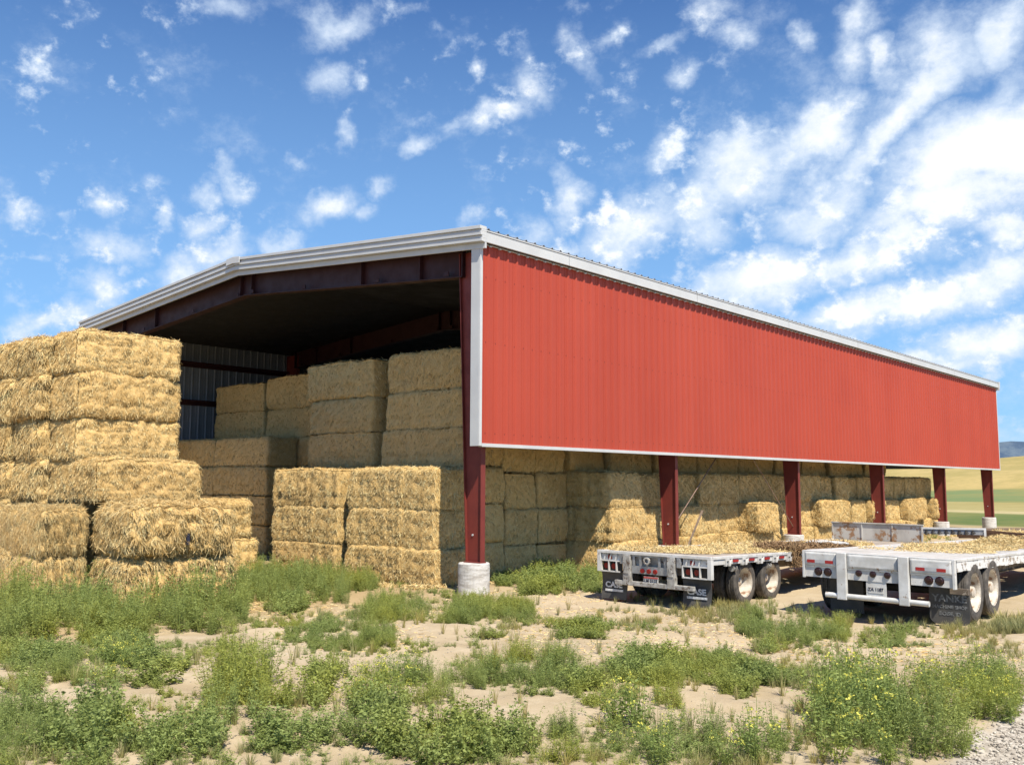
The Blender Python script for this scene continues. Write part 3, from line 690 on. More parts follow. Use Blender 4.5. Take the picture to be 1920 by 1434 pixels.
for (y, wd, pr, xr, kind, r) in rows:
    dz = J(.03)
    for k in range(4):
        if k == 3 and y > 29.5: continue
        xe = pr[k] if k < 3 else xr
        if kind == 'side' and k < 2: xe += (.14, .16)[k] if xe < -.7 else 0
        fam = 'A' if (kind == 'side' and k < 3) else 'L'
        if k == 3: xe = xr
        bale(xe-BL, xe, y+J(.02), y+wd-.02+J(.02), zl[k]+(dz if k else 0), zl[k+1]+dz+J(.015), f'straw bale end under the red wall, {["bottom","second","third","fourth"][k]} layer, {names[r]} row from the front column', G4, fam, yaw=J(.02))
# (5) leaning stack outside, on the left
G5 = 'sunlit straw bales stacked outside left of the barn'
def ycol(xa, y0, y1, zs, labs, fam='E', w=1.22, tl=.02):
    for (z0, z1, dx, dy), lb in zip(zs, labs):
        bale(xa-w+dx, xa+dx, y0+dy, y1+dy, z0, z1, lb, G5, fam, 'y', yaw=J(.05), tilt=tl)
# column nearest the barn mouth
ycol(-6.5, -5.78, -3.28, [(0, .97, .0, 0), (.97, 1.94, .05, .05), (1.94, 2.88, 0, .0)], ['straw bale hidden low at the back of the outdoor stack, bottom layer', 'straw bale low at the back of the outdoor stack, second layer', 'straw bale behind the wide ledge bale of the outdoor stack'])
ycol(-6.5, -5.8, -3.32, [(2.86, 3.80, -.02, .02), (3.78, 4.80, .03, 0), (4.78, 5.72, .0, -.03)], ['straw bale three from the top at the tall outdoor stack, right column', 'straw bale second from the top of the tall outdoor stack, right column', 'topmost right bale of the tall outdoor stack, under the barn eave'])
# ledge bale and its neighbours (third layer)
bale(-6.22, -5.0, -6.0, -3.62, 1.96, 2.86, 'wide sunlit ledge bale jutting from the middle of the outdoor stack', G5, 'E', 'y', yaw=.02)
for i, (xa, dy, lb) in enumerate([(-7.80, 0, 'second'), (-9.10, -.15, 'third'), (-10.45, .1, 'fourth'), (-11.8, -.05, 'leftmost')]):
    zz = [0, .98, 1.96, 2.86, 3.80, 4.78, 5.68]
    for k in range(6):
        nm = ORD[k]; jd = J(.1); top_d = [0, -.08, -.16, .05][i] if k == 5 else 0
        bale(xa-1.25+J(.04), xa+J(.04), -6.05+dy+jd, -3.6+dy+jd, zz[k], zz[k+1]+top_d+J(.02), f'ragged straw bale of the outdoor stack, {nm} layer, {lb} column from the right', G5, 'R', 'y', yaw=J(.09), tilt=.035)
# low row in front of that stack
for i, x in enumerate([-4.85, -6.15, -7.45]):
    for k in range(2):
        bale(x-1.2, x+J(.03), -7.05+J(.08)+.0*i, -6.15, k*.96, k*.96+[.97, .88][k]+J(.03), f'rounded straw bale low in front of the outdoor stack, {["bottom","upper"][k]} layer, {["right","middle","left"][i]} one', G5, 'R', 'y', yaw=J(.06))
# big squat bale pair in front, turned toward the camera
yw = R_(-6)
for k, lb in enumerate(['squat bale half sunk in weeds under the big front bale', 'big ragged bale with a torn hole facing the camera, in front of the outdoor stack']):
    big = bale(-4.75-.03*k, -2.84-.05*(1-k), -6.18, -4.05+.08*(1-k), k*1.0, k*1.0+[1.0, .96][k], lb, G5, 'R', 'y', yaw=yw)
h_ = MB().prism([(-.028, 1.22), (.03, 1.20), (.036, 1.40), (.0, 1.43), (-.03, 1.39)], 0, .05, 'x').build('hole_shade_patch', M['ink_and_shade'])  # solid dark patch: the shade inside the hole put into its colour
h_.location = (-2.80, -5.18, 0); bpy.context.view_layer.update(); h_.parent = big; h_.matrix_parent_inverse = big.matrix_world.inverted()
# pair behind it, toward the gap
for k, lb in enumerate(['bottom bale at the right tail of the outdoor stack, half shaded', 'upper bale at the right tail of the outdoor stack beside the gap']):
    bale(-8.45, -7.22+(.1 if k == 0 else 0), -3.3, -.78+(.15 if k == 0 else 0), k*.98, k*.98+.96, lb, G5, 'E', 'y', yaw=.02)

# loose straw
def strands(n, centers, zf, smin=.04, smax=.14, wmin=.004, wmax=.009, flat=.35, name='loose_straw', mat=None, tint=(.3, .95)):
    """centers: (x, y, rx, ry, h, weight, ang)"""
    c = np.array([t[:5]+(t[6],) for t in centers], float); wt = np.array([t[5] for t in centers], float)
    pk = RNG.choice(len(c), n, p=wt/wt.sum()); c = c[pk]
    rr = np.sqrt(RNG.uniform(0, 1, n))**.85; th = RNG.uniform(0, 6.283, n); lx = c[:, 2]*rr*np.cos(th); ly = c[:, 3]*rr*np.sin(th)
    ca, sa = np.cos(c[:, 5]), np.sin(c[:, 5]); x = c[:, 0]+lx*ca-ly*sa; y = c[:, 1]+lx*sa+ly*ca
    bumpy = .75+.5*vnoise(np.stack([x*3, y*3, 0*x], 1), 71)
    z = zf(x, y)+c[:, 4]*(1-rr**2)*bumpy*RNG.uniform(.35, 1, n)+.006
    d = np.stack([RNG.normal(0, 1, n), RNG.normal(0, 1, n), RNG.normal(0, flat, n)], 1); d /= np.linalg.norm(d, axis=1, keepdims=True)
    d *= RNG.uniform(smin, smax, (n, 1)); wv = np.cross(d, RNG.normal(0, 1, (n, 3))); wv /= np.linalg.norm(wv, axis=1, keepdims=True); wv *= RNG.uniform(wmin, wmax, (n, 1))
    p = np.stack([x, y, z], 1); V = np.stack([p-d/2-wv, p-d/2+wv, p+d/2+wv, p+d/2-wv], 1)
    mz = V[:, :, 2].min(1)-(zf(x, y)+.002); V[:, :, 2] -= np.minimum(mz, 0)[:, None]
    return V.reshape(-1, 3), np.arange(n*4).reshape(-1, 4), np.repeat(RNG.uniform(*tint, n), 4)
ctr = []
for k in range(30): ctr.append((RNG.uniform(-.9, .2), 6+k*.95, .8, .7, RNG.uniform(.02, .10), 1.0, RNG.uniform(0, 3)))
for k in range(8): ctr.append((-3.2-k*.7, .45+J(.15), .6, .35, .04, .8, 0))
for k in range(14): ctr.append((-2.8-k*.5, -6.6+k*.15+J(.3), .7, .4, .06, .7, J(1)))
ctr += [(-2.2, .55, .55, .4, .12, 1.6, .4), (-1.9, 3, .5, 1.5, .05, .8, 0), (-1.0, 5.6, .7, .8, .05, .8, 0), (-3.1, -4.2, 1, 1.5, .05, 1, 0)]
V, Fs, T = strands(42000, ctr, gz); o = link('loose_straw', npmesh('loose_straw', V, Fs, M['straw'], T)); tag(o, 'loose golden straw scattered on the ground around the bales', 'straw', kind='stuff')
V, Fs, T = strands(5200, [(x, y, 1.6, 1.2, .004, 1, J(1)) for x, y in [(1, 1), (3, -1), (0, -2), (5, -3), (7, -2), (2, -5), (9, -1), (10, 0), (6, 0), (-1, -4)]], gz, .03, .1, .003, .006, .1)
o = link('dry_litter', npmesh('dry_litter', V, Fs, M['straw'], T)); tag(o, 'thin scatter of dry stalks on the bare dirt', 'litter', kind='stuff')
# broken board leaning by the second column
mb = MB().add([(0,0,0),(.05,0,0),(.05,.02,0),(0,.02,0),(.0,.95,1.12),(.07,.95,1.1),(.07,.97,1.12),(0,.97,1.14)], [(0,3,2,1),(4,5,6,7),(0,1,5,4),(1,2,6,5),(2,3,7,6),(3,0,4,7)])
o = mb.build('broken_board', M['brown_board']); o.location = (-.32, 9.0, .5); tag(o, 'thin broken board leaning on straw right of the second column', 'board')

# ------------------------------------------------------------------ flatbed trailers
def text(name, body, size, mat, parent, loc, rot, ext=.004, bold=0, sx=1):
    c = bpy.data.curves.new(name, 'FONT'); c.body = body; c.size = size; c.extrude = ext; c.align_x = 'CENTER'; c.align_y = 'CENTER'; c.offset = bold
    c.materials.append(mat); tmp = bpy.data.objects.new(name, c); COL.objects.link(tmp); bpy.context.view_layer.update()
    me = bpy.data.meshes.new_from_object(tmp.evaluated_get(bpy.context.evaluated_depsgraph_get())); bpy.data.objects.remove(tmp); bpy.data.curves.remove(c); me.name = name
    o = link(name, me, parent); o.location = loc; o.rotation_euler = rot; o.scale = (sx, 1, 1); return o
def wheel(parent, x, y, R, side, outer, deep=.0):
    """side +1: outer face looks to +x.  outer: dish faces outward"""
    w = .20; h = empty('wheel', (x, y, R), 0, parent)
    s = side
    prof = [(R*.60, s*.085), (R*.66, s*.105), (R*.80, s*.115), (R*.92, s*.108), (R*.965, s*.09)]
    tr = []; g = [-.085, -.05, -.046, -.034, -.03, -.004, 0, .004, .03, .034, .046, .05, .085]
    for q in g[::-1]: tr.append((R*(.999 if abs(q) not in (.046, .034, .004, 0) else .975)-abs(q)*.08, s*q))
    prof += tr+[(R*.965, -s*.09), (R*.92, -s*.108), (R*.80, -s*.115), (R*.66, -s*.105), (R*.60, -s*.085), (R*.60, s*.085)]
    MB().lathe(prof, 'x', (0, 0, 0), 48).build('tyre', M['rubber'], h, smooth=False)
    d = s*.10 if outer else s*.02
    rp = [(R*.645, d+s*.004), (R*.63, d-s*.006), (R*.60, d-s*.012), (R*.575, d-s*.05), (R*.55, d-s*.12), (R*.50, d-s*(.15+deep)), (R*.36, d-s*(.155+deep)), (R*.33, d-s*(.12+deep)), (R*.20, d-s*(.115+deep)), (R*.19, d-s*(.03+deep)), (R*.12, d-s*(.01+deep)), (0.0, d-s*(.008+deep))]
    mb = MB().lathe(rp, 'x', (0, 0, 0), 40)
    for k in range(10):
        a = k*.628; mb.tube((d-s*(.155+deep), R*.43*math.cos(a), R*.43*math.sin(a)), (d-s*(.115+deep), R*.43*math.cos(a), R*.43*math.sin(a)), .014, n=6)
    mb.build('rim', M['rim'], h)
    return h

def trailer1():
    t = tag(empty('flatbed_trailer', (2.28, 1.17, 0), R_(-.6)), 'older grimy flatbed trailer with skeletal rear lights parked beside the open barn side', 'trailer')
    W_, L_ = 2.66, 11.75
    z0 = 1.045
    def wp(mb): return mb.map(lambda x, y, z: (x, y, z-.021*y*(1 if z > .55 else .4)-.006*x))
    # deck planks, one mesh; small gaps
    mb = MB(); n = 17
    for k in range(n):
        a = .09+k*(W_-.18)/n; s = 0
        while s < L_-.2:
            l = random.uniform(2.5, 4); e = min(L_-.12, s+l); mb.box(a+.003, a+(W_-.18)/n-.004, .09+s, e-.004, z0-.045, z0-.012+random.uniform(-.004, .006)); s = e
    wp(mb).build('deck', M['planks'], t)
    # side rails with stake pockets
    for x0, x1, lb in ((0, .085, None), (W_-.085, W_, None)):
        mb = MB().box(x0, x1, .06, L_, z0-.055, z0)
        mb.box(x0+.02, x1-.02, .06, L_, z0-.16, z0-.056)
        wp(mb).build('side_rail', M['deck_white'], t, bevel=.006)
    tp = MB()
    for k in range(17):
        y = .55+k*.66
        for x0 in (-.012, W_-.05):
            a, b2 = x0, x0+.06
            wp(MB().prism([(y, z0-.056), (y, z0-.19), (y+.03, z0-.19), (y+.03, z0-.09), (y+.12, z0-.09), (y+.12, z0-.19), (y+.18, z0-.19), (y+.27, z0-.062), (y+.24, z0-.062), (y+.15, z0-.17), (y+.15, z0-.056)], a, b2, 'x')).build('stake_pocket', M['deck_white'], t)
        tp.box(W_-.018, W_+.0, y+.31, y+.52, z0-.12, z0-.075)
    wp(tp).build('reflective_tape', M['tape_red'], t)
    mb = MB().box(0, W_, .0, .085, z0-.055, z0+.003); mb.box(0, .085, 0, .055, z0-.43, z0-.056).box(W_-.085, W_, 0, .10, z0-.43, z0-.056)
    wp(mb).build('rear_sill', M['deck_white'], t, bevel=.006)
    # open lower bars carrying the light boxes
    for xa, xb in ((.086, .56), (2.02, W_-.086)):
        mb = MB().box(xa, xb, .004, .05, z0-.215, z0-.19).box(xa, xb, .004, .05, z0-.43, z0-.405)
        for u in (.0, .19, .38): mb.box(xa+u, xa+u+.022, .002, .05, z0-.404, z0-.216)
        mb.box(xa, xb, .052, .07, z0-.188, z0-.056)
        for u in (.06, .2, .34): mb.prism([(xa+u, z0-.185), (xa+u+.03, z0-.185), (xa+u+.07, z0-.07), (xa+u+.04, z0-.07)], .02, .05)
        wp(mb).build('light_frame', M['deck_white'], t)
        for u in (.115, .30):
            c = Vector((xa+u, .075, z0-.31)); mb = MB().tube(c, c+Vector((0, -.03, 0)), .062, .055, 20)
            wp(mb).build('tail_light', M['red_lens'], t)
        wp(MB().box(xa+.0, xb, .09, .11, z0-.43, z0-.056)).build('back_plate', M['frame_dark'], t)
        wp(MB().box(xa+.17, xa+.26, .03, .05, z0-.17, z0-.09)).build('marker_light', M['red_lens'], t)
    # two posts and the under-run bar
    for xa in (.66, 1.70):
        mb = MB().box(xa, xa+.17, -.03, .085, z0-.66, z0-.056); mb.prism([(xa+.02, z0-.43), (xa+.15, z0-.43), (xa+.11, z0-.25), (xa+.06, z0-.25)], -.045, -.031)
        wp(mb).build('post', M['grimy_white'], t, bevel=.008)
    for xa, xb in ((.45, .66), (.83, 1.70), (1.87, 2.26)):
        pass
    wp(MB().box(.45, 2.28, -.02, .07, z0-.665, z0-.575)).build('underrun_bar', M['grimy_white'], t, bevel=.01)
    # centre plate with cut-outs, three red lights
    mb = MB().box(.84, 1.70, .03, .045, z0-.42, z0-.27); mb.box(.84, 1.70, .03, .045, z0-.09, z0-.056)
    for u in (.86, 1.02, 1.18, 1.46, 1.60): mb.box(u, u+.055, .03, .045, z0-.268, z0-.092)
    wp(mb).build('centre_plate', M['steel'], t)
    wp(MB().box(.84, 1.70, .10, .12, z0-.42, z0-.057)).build('rear_crossmember', M['grimy_white'], t)
    for u in (1.10, 1.25, 1.40):
        wp(MB().tube((u, .03, z0-.36), (u, .0, z0-.36), .048, .043, 18)).build('centre_light', M['red_lens'], t)
    c = Vector((1.22, .02, z0-.16)); mb = MB().lathe([(.075, .0), (.075, -.04), (.05, -.045), (.042, -.03), (.042, 0)], 'y', c, 20)
    wp(mb).build('air_coupling', M['grimy_white'], t)
    wp(MB().box(1.13, 1.47, .02, .028, z0-.60, z0-.46)).build('number_plate', M['plate'], t)
    wp(MB().box(1.135, 1.465, .013, .019, z0-.498, z0-.465)).build('number_plate_band', M['plate_red'], t)
    text('plate_number', 'LM 2162', .085, M['ink_and_shade'], t, (1.30, .012, z0-.555), (R_(90), 0, 0), .003, .002)
    # boxes hung between light frames and posts
    for xa in (.565, 1.90):
        wp(MB().box(xa, xa+.09, .0, .08, z0-.25, z0-.058).box(xa-.02, xa+.1, .02, .07, z0-.18, z0-.12)).build('winch_block', M['steel'], t, bevel=.01)
    # chassis
    for xa in (.72, 1.82):
        wp(MB().box(xa, xa+.13, .13, L_-.1, z0-.40, z0-.06)).build('chassis_beam', M['frame_brown'], t)
    mb = MB()
    for k in range(20): mb.box(.1, W_-.1, .3+k*.58, .36+k*.58, z0-.15, z0-.046)
    wp(mb).build('cross_members', M['frame_dark'], t)
    # flaps
    for xa, lb in ((.03, 'left'), (1.96, 'right')):
        mb = MB(); n = 8; x1 = xa+.62
        pts = [(.12+.03*math.sin(i*.5), z0-.43-.55*i/n) for i in range(n+1)]
        for i in range(n):
            (ya, za), (yb, zb_) = pts[i], pts[i+1]
            mb.add([(xa, ya, za), (x1, ya, za), (x1, ya+.012, za), (xa, ya+.012, za), (xa, yb, zb_), (x1, yb, zb_), (x1, yb+.012, zb_), (xa, yb+.012, zb_)],
                   [(0,1,2,3), (7,6,5,4), (0,4,5,1), (1,5,6,2), (2,6,7,3), (3,7,4,0)])
        mb.box(xa, x1, .11, .15, z0-.44, z0-.40)
        f = mb.build('mud_flap', M['flap'], t)
        text('flap_lettering', 'CASE', .155, M['letter_white'], f, (xa+.31, .112, z0-.70), (R_(90), 0, 0), .003, .006, 1.15)
        MB().box(xa+.1, xa+.54, .105, .112, z0-.83, z0-.785).build('flap_stripe', M['letter_white'], f)
    for k, y in enumerate((1.50, 2.64)):
        for x, s, o in ((W_-.20, 1, 1), (W_-.47, 1, 0), (.20, -1, 1), (.47, -1, 0)):
            wheel(t, x, y, .45, s, o, .10)
        MB().tube((.3, y, .45), (W_-.3, y, .45), .07).build('axle', M['frame_dark'], t)
    # strap winches under the side rail
    for y in (.95, 2.4, 3.9):
        mb = MB().lathe([(.0, 0), (.065, 0), (.065, .02), (.03, .02), (.03, .12), (.065, .12), (.065, .14), (0, .14)], 'y', (W_-.10, y, z0-.25), 16)
        wp(mb).build('strap_winch', M['grimy_white'], t)
    # front bulkhead
    mb = MB().box(.02, W_-.02, L_-.07, L_-.04, z0-.01, z0+.47)
    for x in (.02, .9, 1.78, W_-.06): mb.box(x, x+.04, L_-.1, L_-.07, z0-.01, z0+.49)
    mb.box(0, W_, L_-.11, L_-.02, z0+.471, z0+.505)
    b_ = wp(mb).build('bulkhead', M['rusty_plate'], t, bevel=.004); b_['label'] = 'rust stained low steel bulkhead at the front end'
    for xa in (.55, 1.95): wp(MB().box(xa, xa+.08, 9.6, 9.68, .02, z0-.16).box(xa-.08, xa+.16, 9.52, 9.76, .2, .23)).build('landing_leg', M['frame_dark'], t)
    return t
t1 = trailer1()

def trailer2():
    t = tag(empty('flatbed_trailer', (6.38, 1.96, 0), R_(.4)), 'white flatbed trailer with smooth rear skirt and yellowed wheels, nearest the camera on the right', 'trailer')
    W_, L_ = 2.65, 12.5; z0 = 1.195
    def wp(mb): return mb.map(lambda x, y, z: (x, y, z-.024*y*(1 if z > .6 else .3)-.015*x))
    mb = MB(); n = 18
    for k in range(n):
        a = .12+k*(W_-.24)/n; s = 0
        while s < L_-.2:
            l = random.uniform(2.5, 4); e = min(L_-.12, s+l); mb.box(a+.002, a+(W_-.24)/n-.003, .14+s, e-.004, z0-.045, z0-.008+random.uniform(-.003, .004)); s = e
    wp(mb).build('deck', M['planks_white'], t)
    wp(MB().box(.0, W_, .0, .15, z0-.02, z0)).build('deck_edge_plate', M['trailer_white'], t, bevel=.004)
    for x0, x1 in ((0, .11), (W_-.11, W_)):
        wp(MB().box(x0, x1, .151, L_, z0-.045, z0)).build('side_rail', M['trailer_white'], t, bevel=.006)
    m, nt_, b = newmat('peeling_white_skirt'); v = objc(nt_); nz = noise(nt_, v, 9, 8, .75, (1,.5,1))
    nt_.links.new(mixc(nt_, maprange(nt_, nz, .53, .56), (.74,.73,.70), (.33,.27,.21)), b.inputs['Base Color']); b.inputs['Roughness'].default_value = .6
    for x0 in (.01, W_-.03):
        mb = MB()
        for k in range(40):
            y = .16+k*.308; wv = .01*math.sin(k*1.7)
            mb.box(x0+wv*.4, x0+.02+wv*.4, y, y+.3079, z0-.21+wv, z0-.046)
        wp(mb).build('side_skirt', m, t)
    # rear face: upper skirt, dented a little, recessed lower panel
    def dented(xa, xb, za, zb, y):
        mb = MB(); nx_, nz_ = 14, 6; vs = []
        for j in range(nz_+1):
            for i in range(nx_+1):
                x = xa+(xb-xa)*i/nx_; z = za+(zb-za)*j/nz_
                e = 0 if i in (0, nx_) or j in (0, nz_) else 1
                d = .010*e*float(vnoise([[x*5, z*7, 3.3]], 5)[0])
                vs.append((x, y+d, z))
        fs = [(j*(nx_+1)+i, j*(nx_+1)+i+1, (j+1)*(nx_+1)+i+1, (j+1)*(nx_+1)+i) for j in range(nz_) for i in range(nx_)]
        return mb.add(vs, fs)
    for xa, xb in ((.045, .645), (.83, 1.73), (1.925, W_-.045)):
        o = wp(dented(xa, xb, z0-.265, z0-.022, -.004)).build('rear_skirt', M['trailer_white'], t, smooth=True); solid(o, .006, 0)
        wp(MB().box(xa, xb, .02, .035, z0-.47, z0-.268)).build('lower_panel', M['deck_white'], t)
        wp(MB().box(xa, xb, -.002, .036, z0-.285, z0-.268)).build('skirt_lip', M['trailer_white'], t)
    for x0 in (0, W_-.042): wp(MB().box(x0, x0+.042, -.012, .09, z0-.49, z0-.021)).build('corner_post', M['trailer_white'], t, bevel=.004)
    for xa in (.65, 1.735):
        wp(MB().box(xa, xa+.175, -.055, .03, z0-.83, z0-.001)).build('post', M['trailer_white'], t, bevel=.012)
    mb = MB(); 
    wp(MB().tube((.43, -.0, z0-.765), (2.22, -.0, z0-.765), .047, n=16)).build('underrun_bar', M['trailer_white'], t, smooth=False)
    for xa in (.09, 2.02):
        a = .0
        for u, w_, mt in ((0, .15, 'tape_red'), (.15, .19, 'tape_grey'), (.34, .15, 'tape_red')):
            wp(MB().box(xa+u, xa+u+w_, -.013, -.0105, z0-.215, z0-.160)).build('reflective_tape', M[mt], t)
        for u in (.20, .375):
            wp(MB().lathe([(0, -.012), (.05, -.01), (.064, .0), (.067, .01), (.074, .008), (.076, .02)], 'y', (xa+u, .0, z0-.37), 24)).build('tail_light', M['dark_lens'], t)
    for u in (1.03, 1.28, 1.53):
        wp(MB().lathe([(0, -.012), (.04, -.01), (.055, .0), (.058, .02)], 'y', (u, .0, z0-.345), 20)).build('centre_light', M['dark_lens'], t)
    wp(MB().box(1.15, 1.50, .03, .045, z0-.72, z0-.471)).build('plate_bracket', M['deck_white'], t)
    wp(MB().box(1.19, 1.45, .021, .029, z0-.67, z0-.56)).build('number_plate', M['plate'], t)
    text('plate_number', 'ZA 1187', .075, M['ink_and_shade'], t, (1.32, .018, z0-.625), (R_(90), 0, 0), .002, .002)
    # flaps
    mb = MB().box(.26, .88, .60, .615, z0-1.12, z0-.47)
    wp(mb).build('mud_flap', M['flap'], t)
    mb = MB(); r = .11; xa, xb, za, zb = 2.09, 2.74, z0-1.12, z0-.50
    pl = [(xa, zb), (xb, zb)]
    for k in range(7): a = -k*math.pi/12; pl.append((xb-r+r*math.cos(a), za+r+r*math.sin(a)))
    for k in range(7): a = -math.pi/2-k*math.pi/12; pl.append((xa+r+r*math.cos(a), za+r+r*math.sin(a)))
    mb.prism(pl, .42, .435)
    f = wp(mb).build('mud_flap', M['flap'], t); f['label'] = 'black mud flap with rounded corners and shop lettering'
    text('flap_lettering', 'YANKE', .165, M['letter_grey'], f, (2.42, .416, z0-.73), (R_(90), 0, 0), .002, .004, 1.05)
    text('flap_lettering', 'MACHINE SHOP', .078, M['letter_grey'], f, (2.42, .416, z0-.87), (R_(90), 0, 0), .002, .002)
    text('flap_lettering', 'BOISE, ID', .085, M['letter_grey'], f, (2.42, .416, z0-.985), (R_(90), 0, 0), .002, .002)
    wp(MB().box(2.45, 2.74, .36, .46, z0-.60, z0-.495)).build('flap_bracket', M['frame_brown'], t)
    # chassis: deep I beams
    for xa in (.78, 1.78):
        mb = MB().prism([(.1, z0-.47), (3.3, z0-.47), (4.6, z0-.62), (8.6, z0-.62), (9.4, z0-.40), (12.2, z0-.40), (12.2, z0-.06), (.1, z0-.06)], xa, xa+.02, 'x')
        mb.prism([(.1, z0-.49), (3.3, z0-.49), (4.6, z0-.64), (8.6, z0-.64), (8.6, z0-.62), (4.6, z0-.62), (3.3, z0-.47), (.1, z0-.47)], xa-.06, xa+.08, 'x')
        wp(mb).build('chassis_beam', M['frame_brown'], t)
    mb = MB()
    for k in range(22): mb.box(.05, W_-.05, .3+k*.55, .36+k*.55, z0-.15, z0-.046)
    wp(mb).build('cross_members', M['frame_dark'], t)
    for k, y in enumerate((1.20, 2.36)):
        for x, s, o in ((W_-.12, 1, 1), (W_-.42, 1, 0), (.14, -1, 1), (.43, -1, 0)):
            wheel(t, x, y, .525, s, o)
        MB().tube((.3, y, .52), (W_-.3, y, .52), .075).build('axle', M['frame_dark'], t)
        for x in (.6, 2.0): wp(MB().box(x, x+.1, y-.4, y+.4, .60, .66)).build('spring', M['frame_dark'], t)
    for xa in (.6, 1.95): wp(MB().box(xa, xa+.09, 9.9, 9.99, .02, z0-.3).box(xa-.08, xa+.17, 9.82, 10.07, .25, .28)).build('landing_leg', M['frame_dark'], t)
    return t
t2 = trailer2()

# loose hay on the trailer decks
z1 = lambda x, y: 1.04-.021*(y-1.17)-.006*(x-2.28)+0*x
V, Fs, T = strands(30000, [(3.3, 2.1, 1.2, .55, .06, 1.9, .2), (2.7, 1.7, .5, .3, .07, .8, 0), (3.6, 3.4, 1.1, 1.2, .07, 1.4, 0), (4.3, 4.6, .7, 1.0, .05, .7, 0), (3.4, 5.8, 1.1, 1.3, .05, 1.0, 0), (3.9, 9.6, .9, 1.6, .12, 1.6, .3), (3.2, 7.8, 1.0, 1.0, .06, .8, 0)], z1, .03, .12, .0025, .006)
o = link('loose_hay', npmesh('loose_hay', V, Fs, M['straw'], T)); tag(o, 'golden loose straw spread over the deck of the older trailer', 'straw', kind='stuff')
V, Fs, T = strands(6500, [(4.45, 5.05, .55, .75, .17, 2, .2), (4.8, 4.9, .28, .35, .02, .8, 0), (3.9, 6.7, .8, .9, .12, 1.0, 0), (4.4, 7.9, .5, .8, .10, .8, 0)], z1, .05, .2, .005, .011, .45)
o = link('rotten_hay', npmesh('rotten_hay', V, Fs, M['straw_old'], T)); tag(o, 'clump of brown rotten hay spilling over the older trailer deck edge', 'hay', kind='stuff')
V, Fs, T = strands(900, [(0, 0, .10, .2, .0, 1, 0)], lambda x, y: 0*x, .08, .25, .004, .009, 1.5)
V[:, 2] = V[:, 2]*1.0; V = V*np.array([.6, 1.2, 1]); V[:, 2] -= RNG.uniform(0, .32, len(V)//4).repeat(4)
o = link('hanging_hay', npmesh('hanging_hay', V+np.array([4.97, 4.75, .93]), Fs, M['straw_old'], T)); tag(o, 'brown hay hanging down from the deck edge of the older trailer', 'hay', kind='stuff')
z2 = lambda x, y: 1.192-.024*(y-1.96)-.015*(x-6.38)+0*x
V, Fs, T = strands(19000, [(7.9, 5.3, .9, 1.1, .035, .7, .1), (7.6, 7.2, 1.1, 1.6, .08, 2.0, 0), (8.0, 9.4, .95, 1.3, .26, 3.4, 0), (7.3, 4.3, .8, .6, .01, .12, 0), (7.8, 11.5, 1, 1.2, .16, 1.6, 0)], z2, .03, .12, .0025, .006)
o = link('loose_hay', npmesh('loose_hay', V, Fs, M['straw'], T)); tag(o, 'mound of golden straw on the deck of the white trailer', 'straw', kind='stuff')
# crumpled white tarp roll on the older trailer
mb = MB()
vs = []; n = 14; ml = 18
for i in range(ml+1):
    for k in range(n):
        a = 2*math.pi*k/n; u = i/ml
        r = .10*(math.sin(math.pi*min(1, max(0, u)))**.35 if 0 < u < 1 else .25)*(1+.22*float(vnoise([[u*7, math.cos(a)*1.2, math.sin(a)*1.2]], 61)[0]))
        vs.append((u*1.05, r*1.25*math.cos(a), .075+r*.7*math.sin(a)))
mb.add(vs, [(i*n+k, i*n+(k+1) % n, (i+1)*n+(k+1) % n, (i+1)*n+k) for i in range(ml) for k in range(n)]+[tuple(range(n))[::-1], tuple(ml*n+k for k in range(n))])
o = mb.build('rolled_tarp', M['trailer_white'], smooth=True); o.location = (3.75, 8.0, z1(3.75, 8.0)); o.rotation_euler = (0, 0, R_(6)); tag(o, 'crumpled white rolled tarp lying on the older trailer deck', 'tarp')

# ------------------------------------------------------------------ old wooden wagon and chain rack behind the trailers
wg = tag(empty('farm_wagon', (4.32, 18.4, 0), R_(-44.5)), 'low brown plank-sided wagon parked beyond the white trailer', 'wagon')
mb = MB()
for k in range(3): mb.box(0, 6.2, .0+.004*(k % 2), .04+.004*(k % 2), .70+k*.102, .80+k*.102)
mb.build('side_boards', M['brown_board'], wg)
MB().box(0, 6.2, .05, 2.3, .86, .90).build('wagon_deck', M['planks'], wg)
MB().box(0, .04, .05, 2.3, .66, .99).build('end_board', M['brown_board'], wg)
for y in (.5, 1.7): MB().box(.1, 6.1, y, y+.1, .62, .80).build('wagon_beam', M['frame_brown'], wg)
for x in (1.0, 4.8):
    for y, s in ((.2, -1), (2.1, 1)): 
        h = empty('wheel', (x, y, .33), 0, wg); MB().lathe([(.2, -.08), (.31, -.09), (.33, -.05), (.33, .05), (.31, .09), (.2, .08), (.2, -.08)], 'y', (0,0,0), 28).build('tyre', M['rubber'], h); MB().lathe([(0, -.03), (.1, -.03), (.19, .0), (.2, -.07), (.2, .07), (0, .02)], 'y', (0,0,0), 24).build('rim', M['rim'], h)
Lx = lambda x, y: .90+0*x
V, Fs, T = strands(5000, [(2.5, 1.2, 2.2, .8, .07, 1, 0)], Lx); o = link('wagon_straw', npmesh('wagon_straw', V, Fs, M['straw'], T)); o.location = wg.location; o.rotation_euler = wg.rotation_euler
tag(o, 'straw litter on the brown plank wagon', 'straw', kind='stuff')
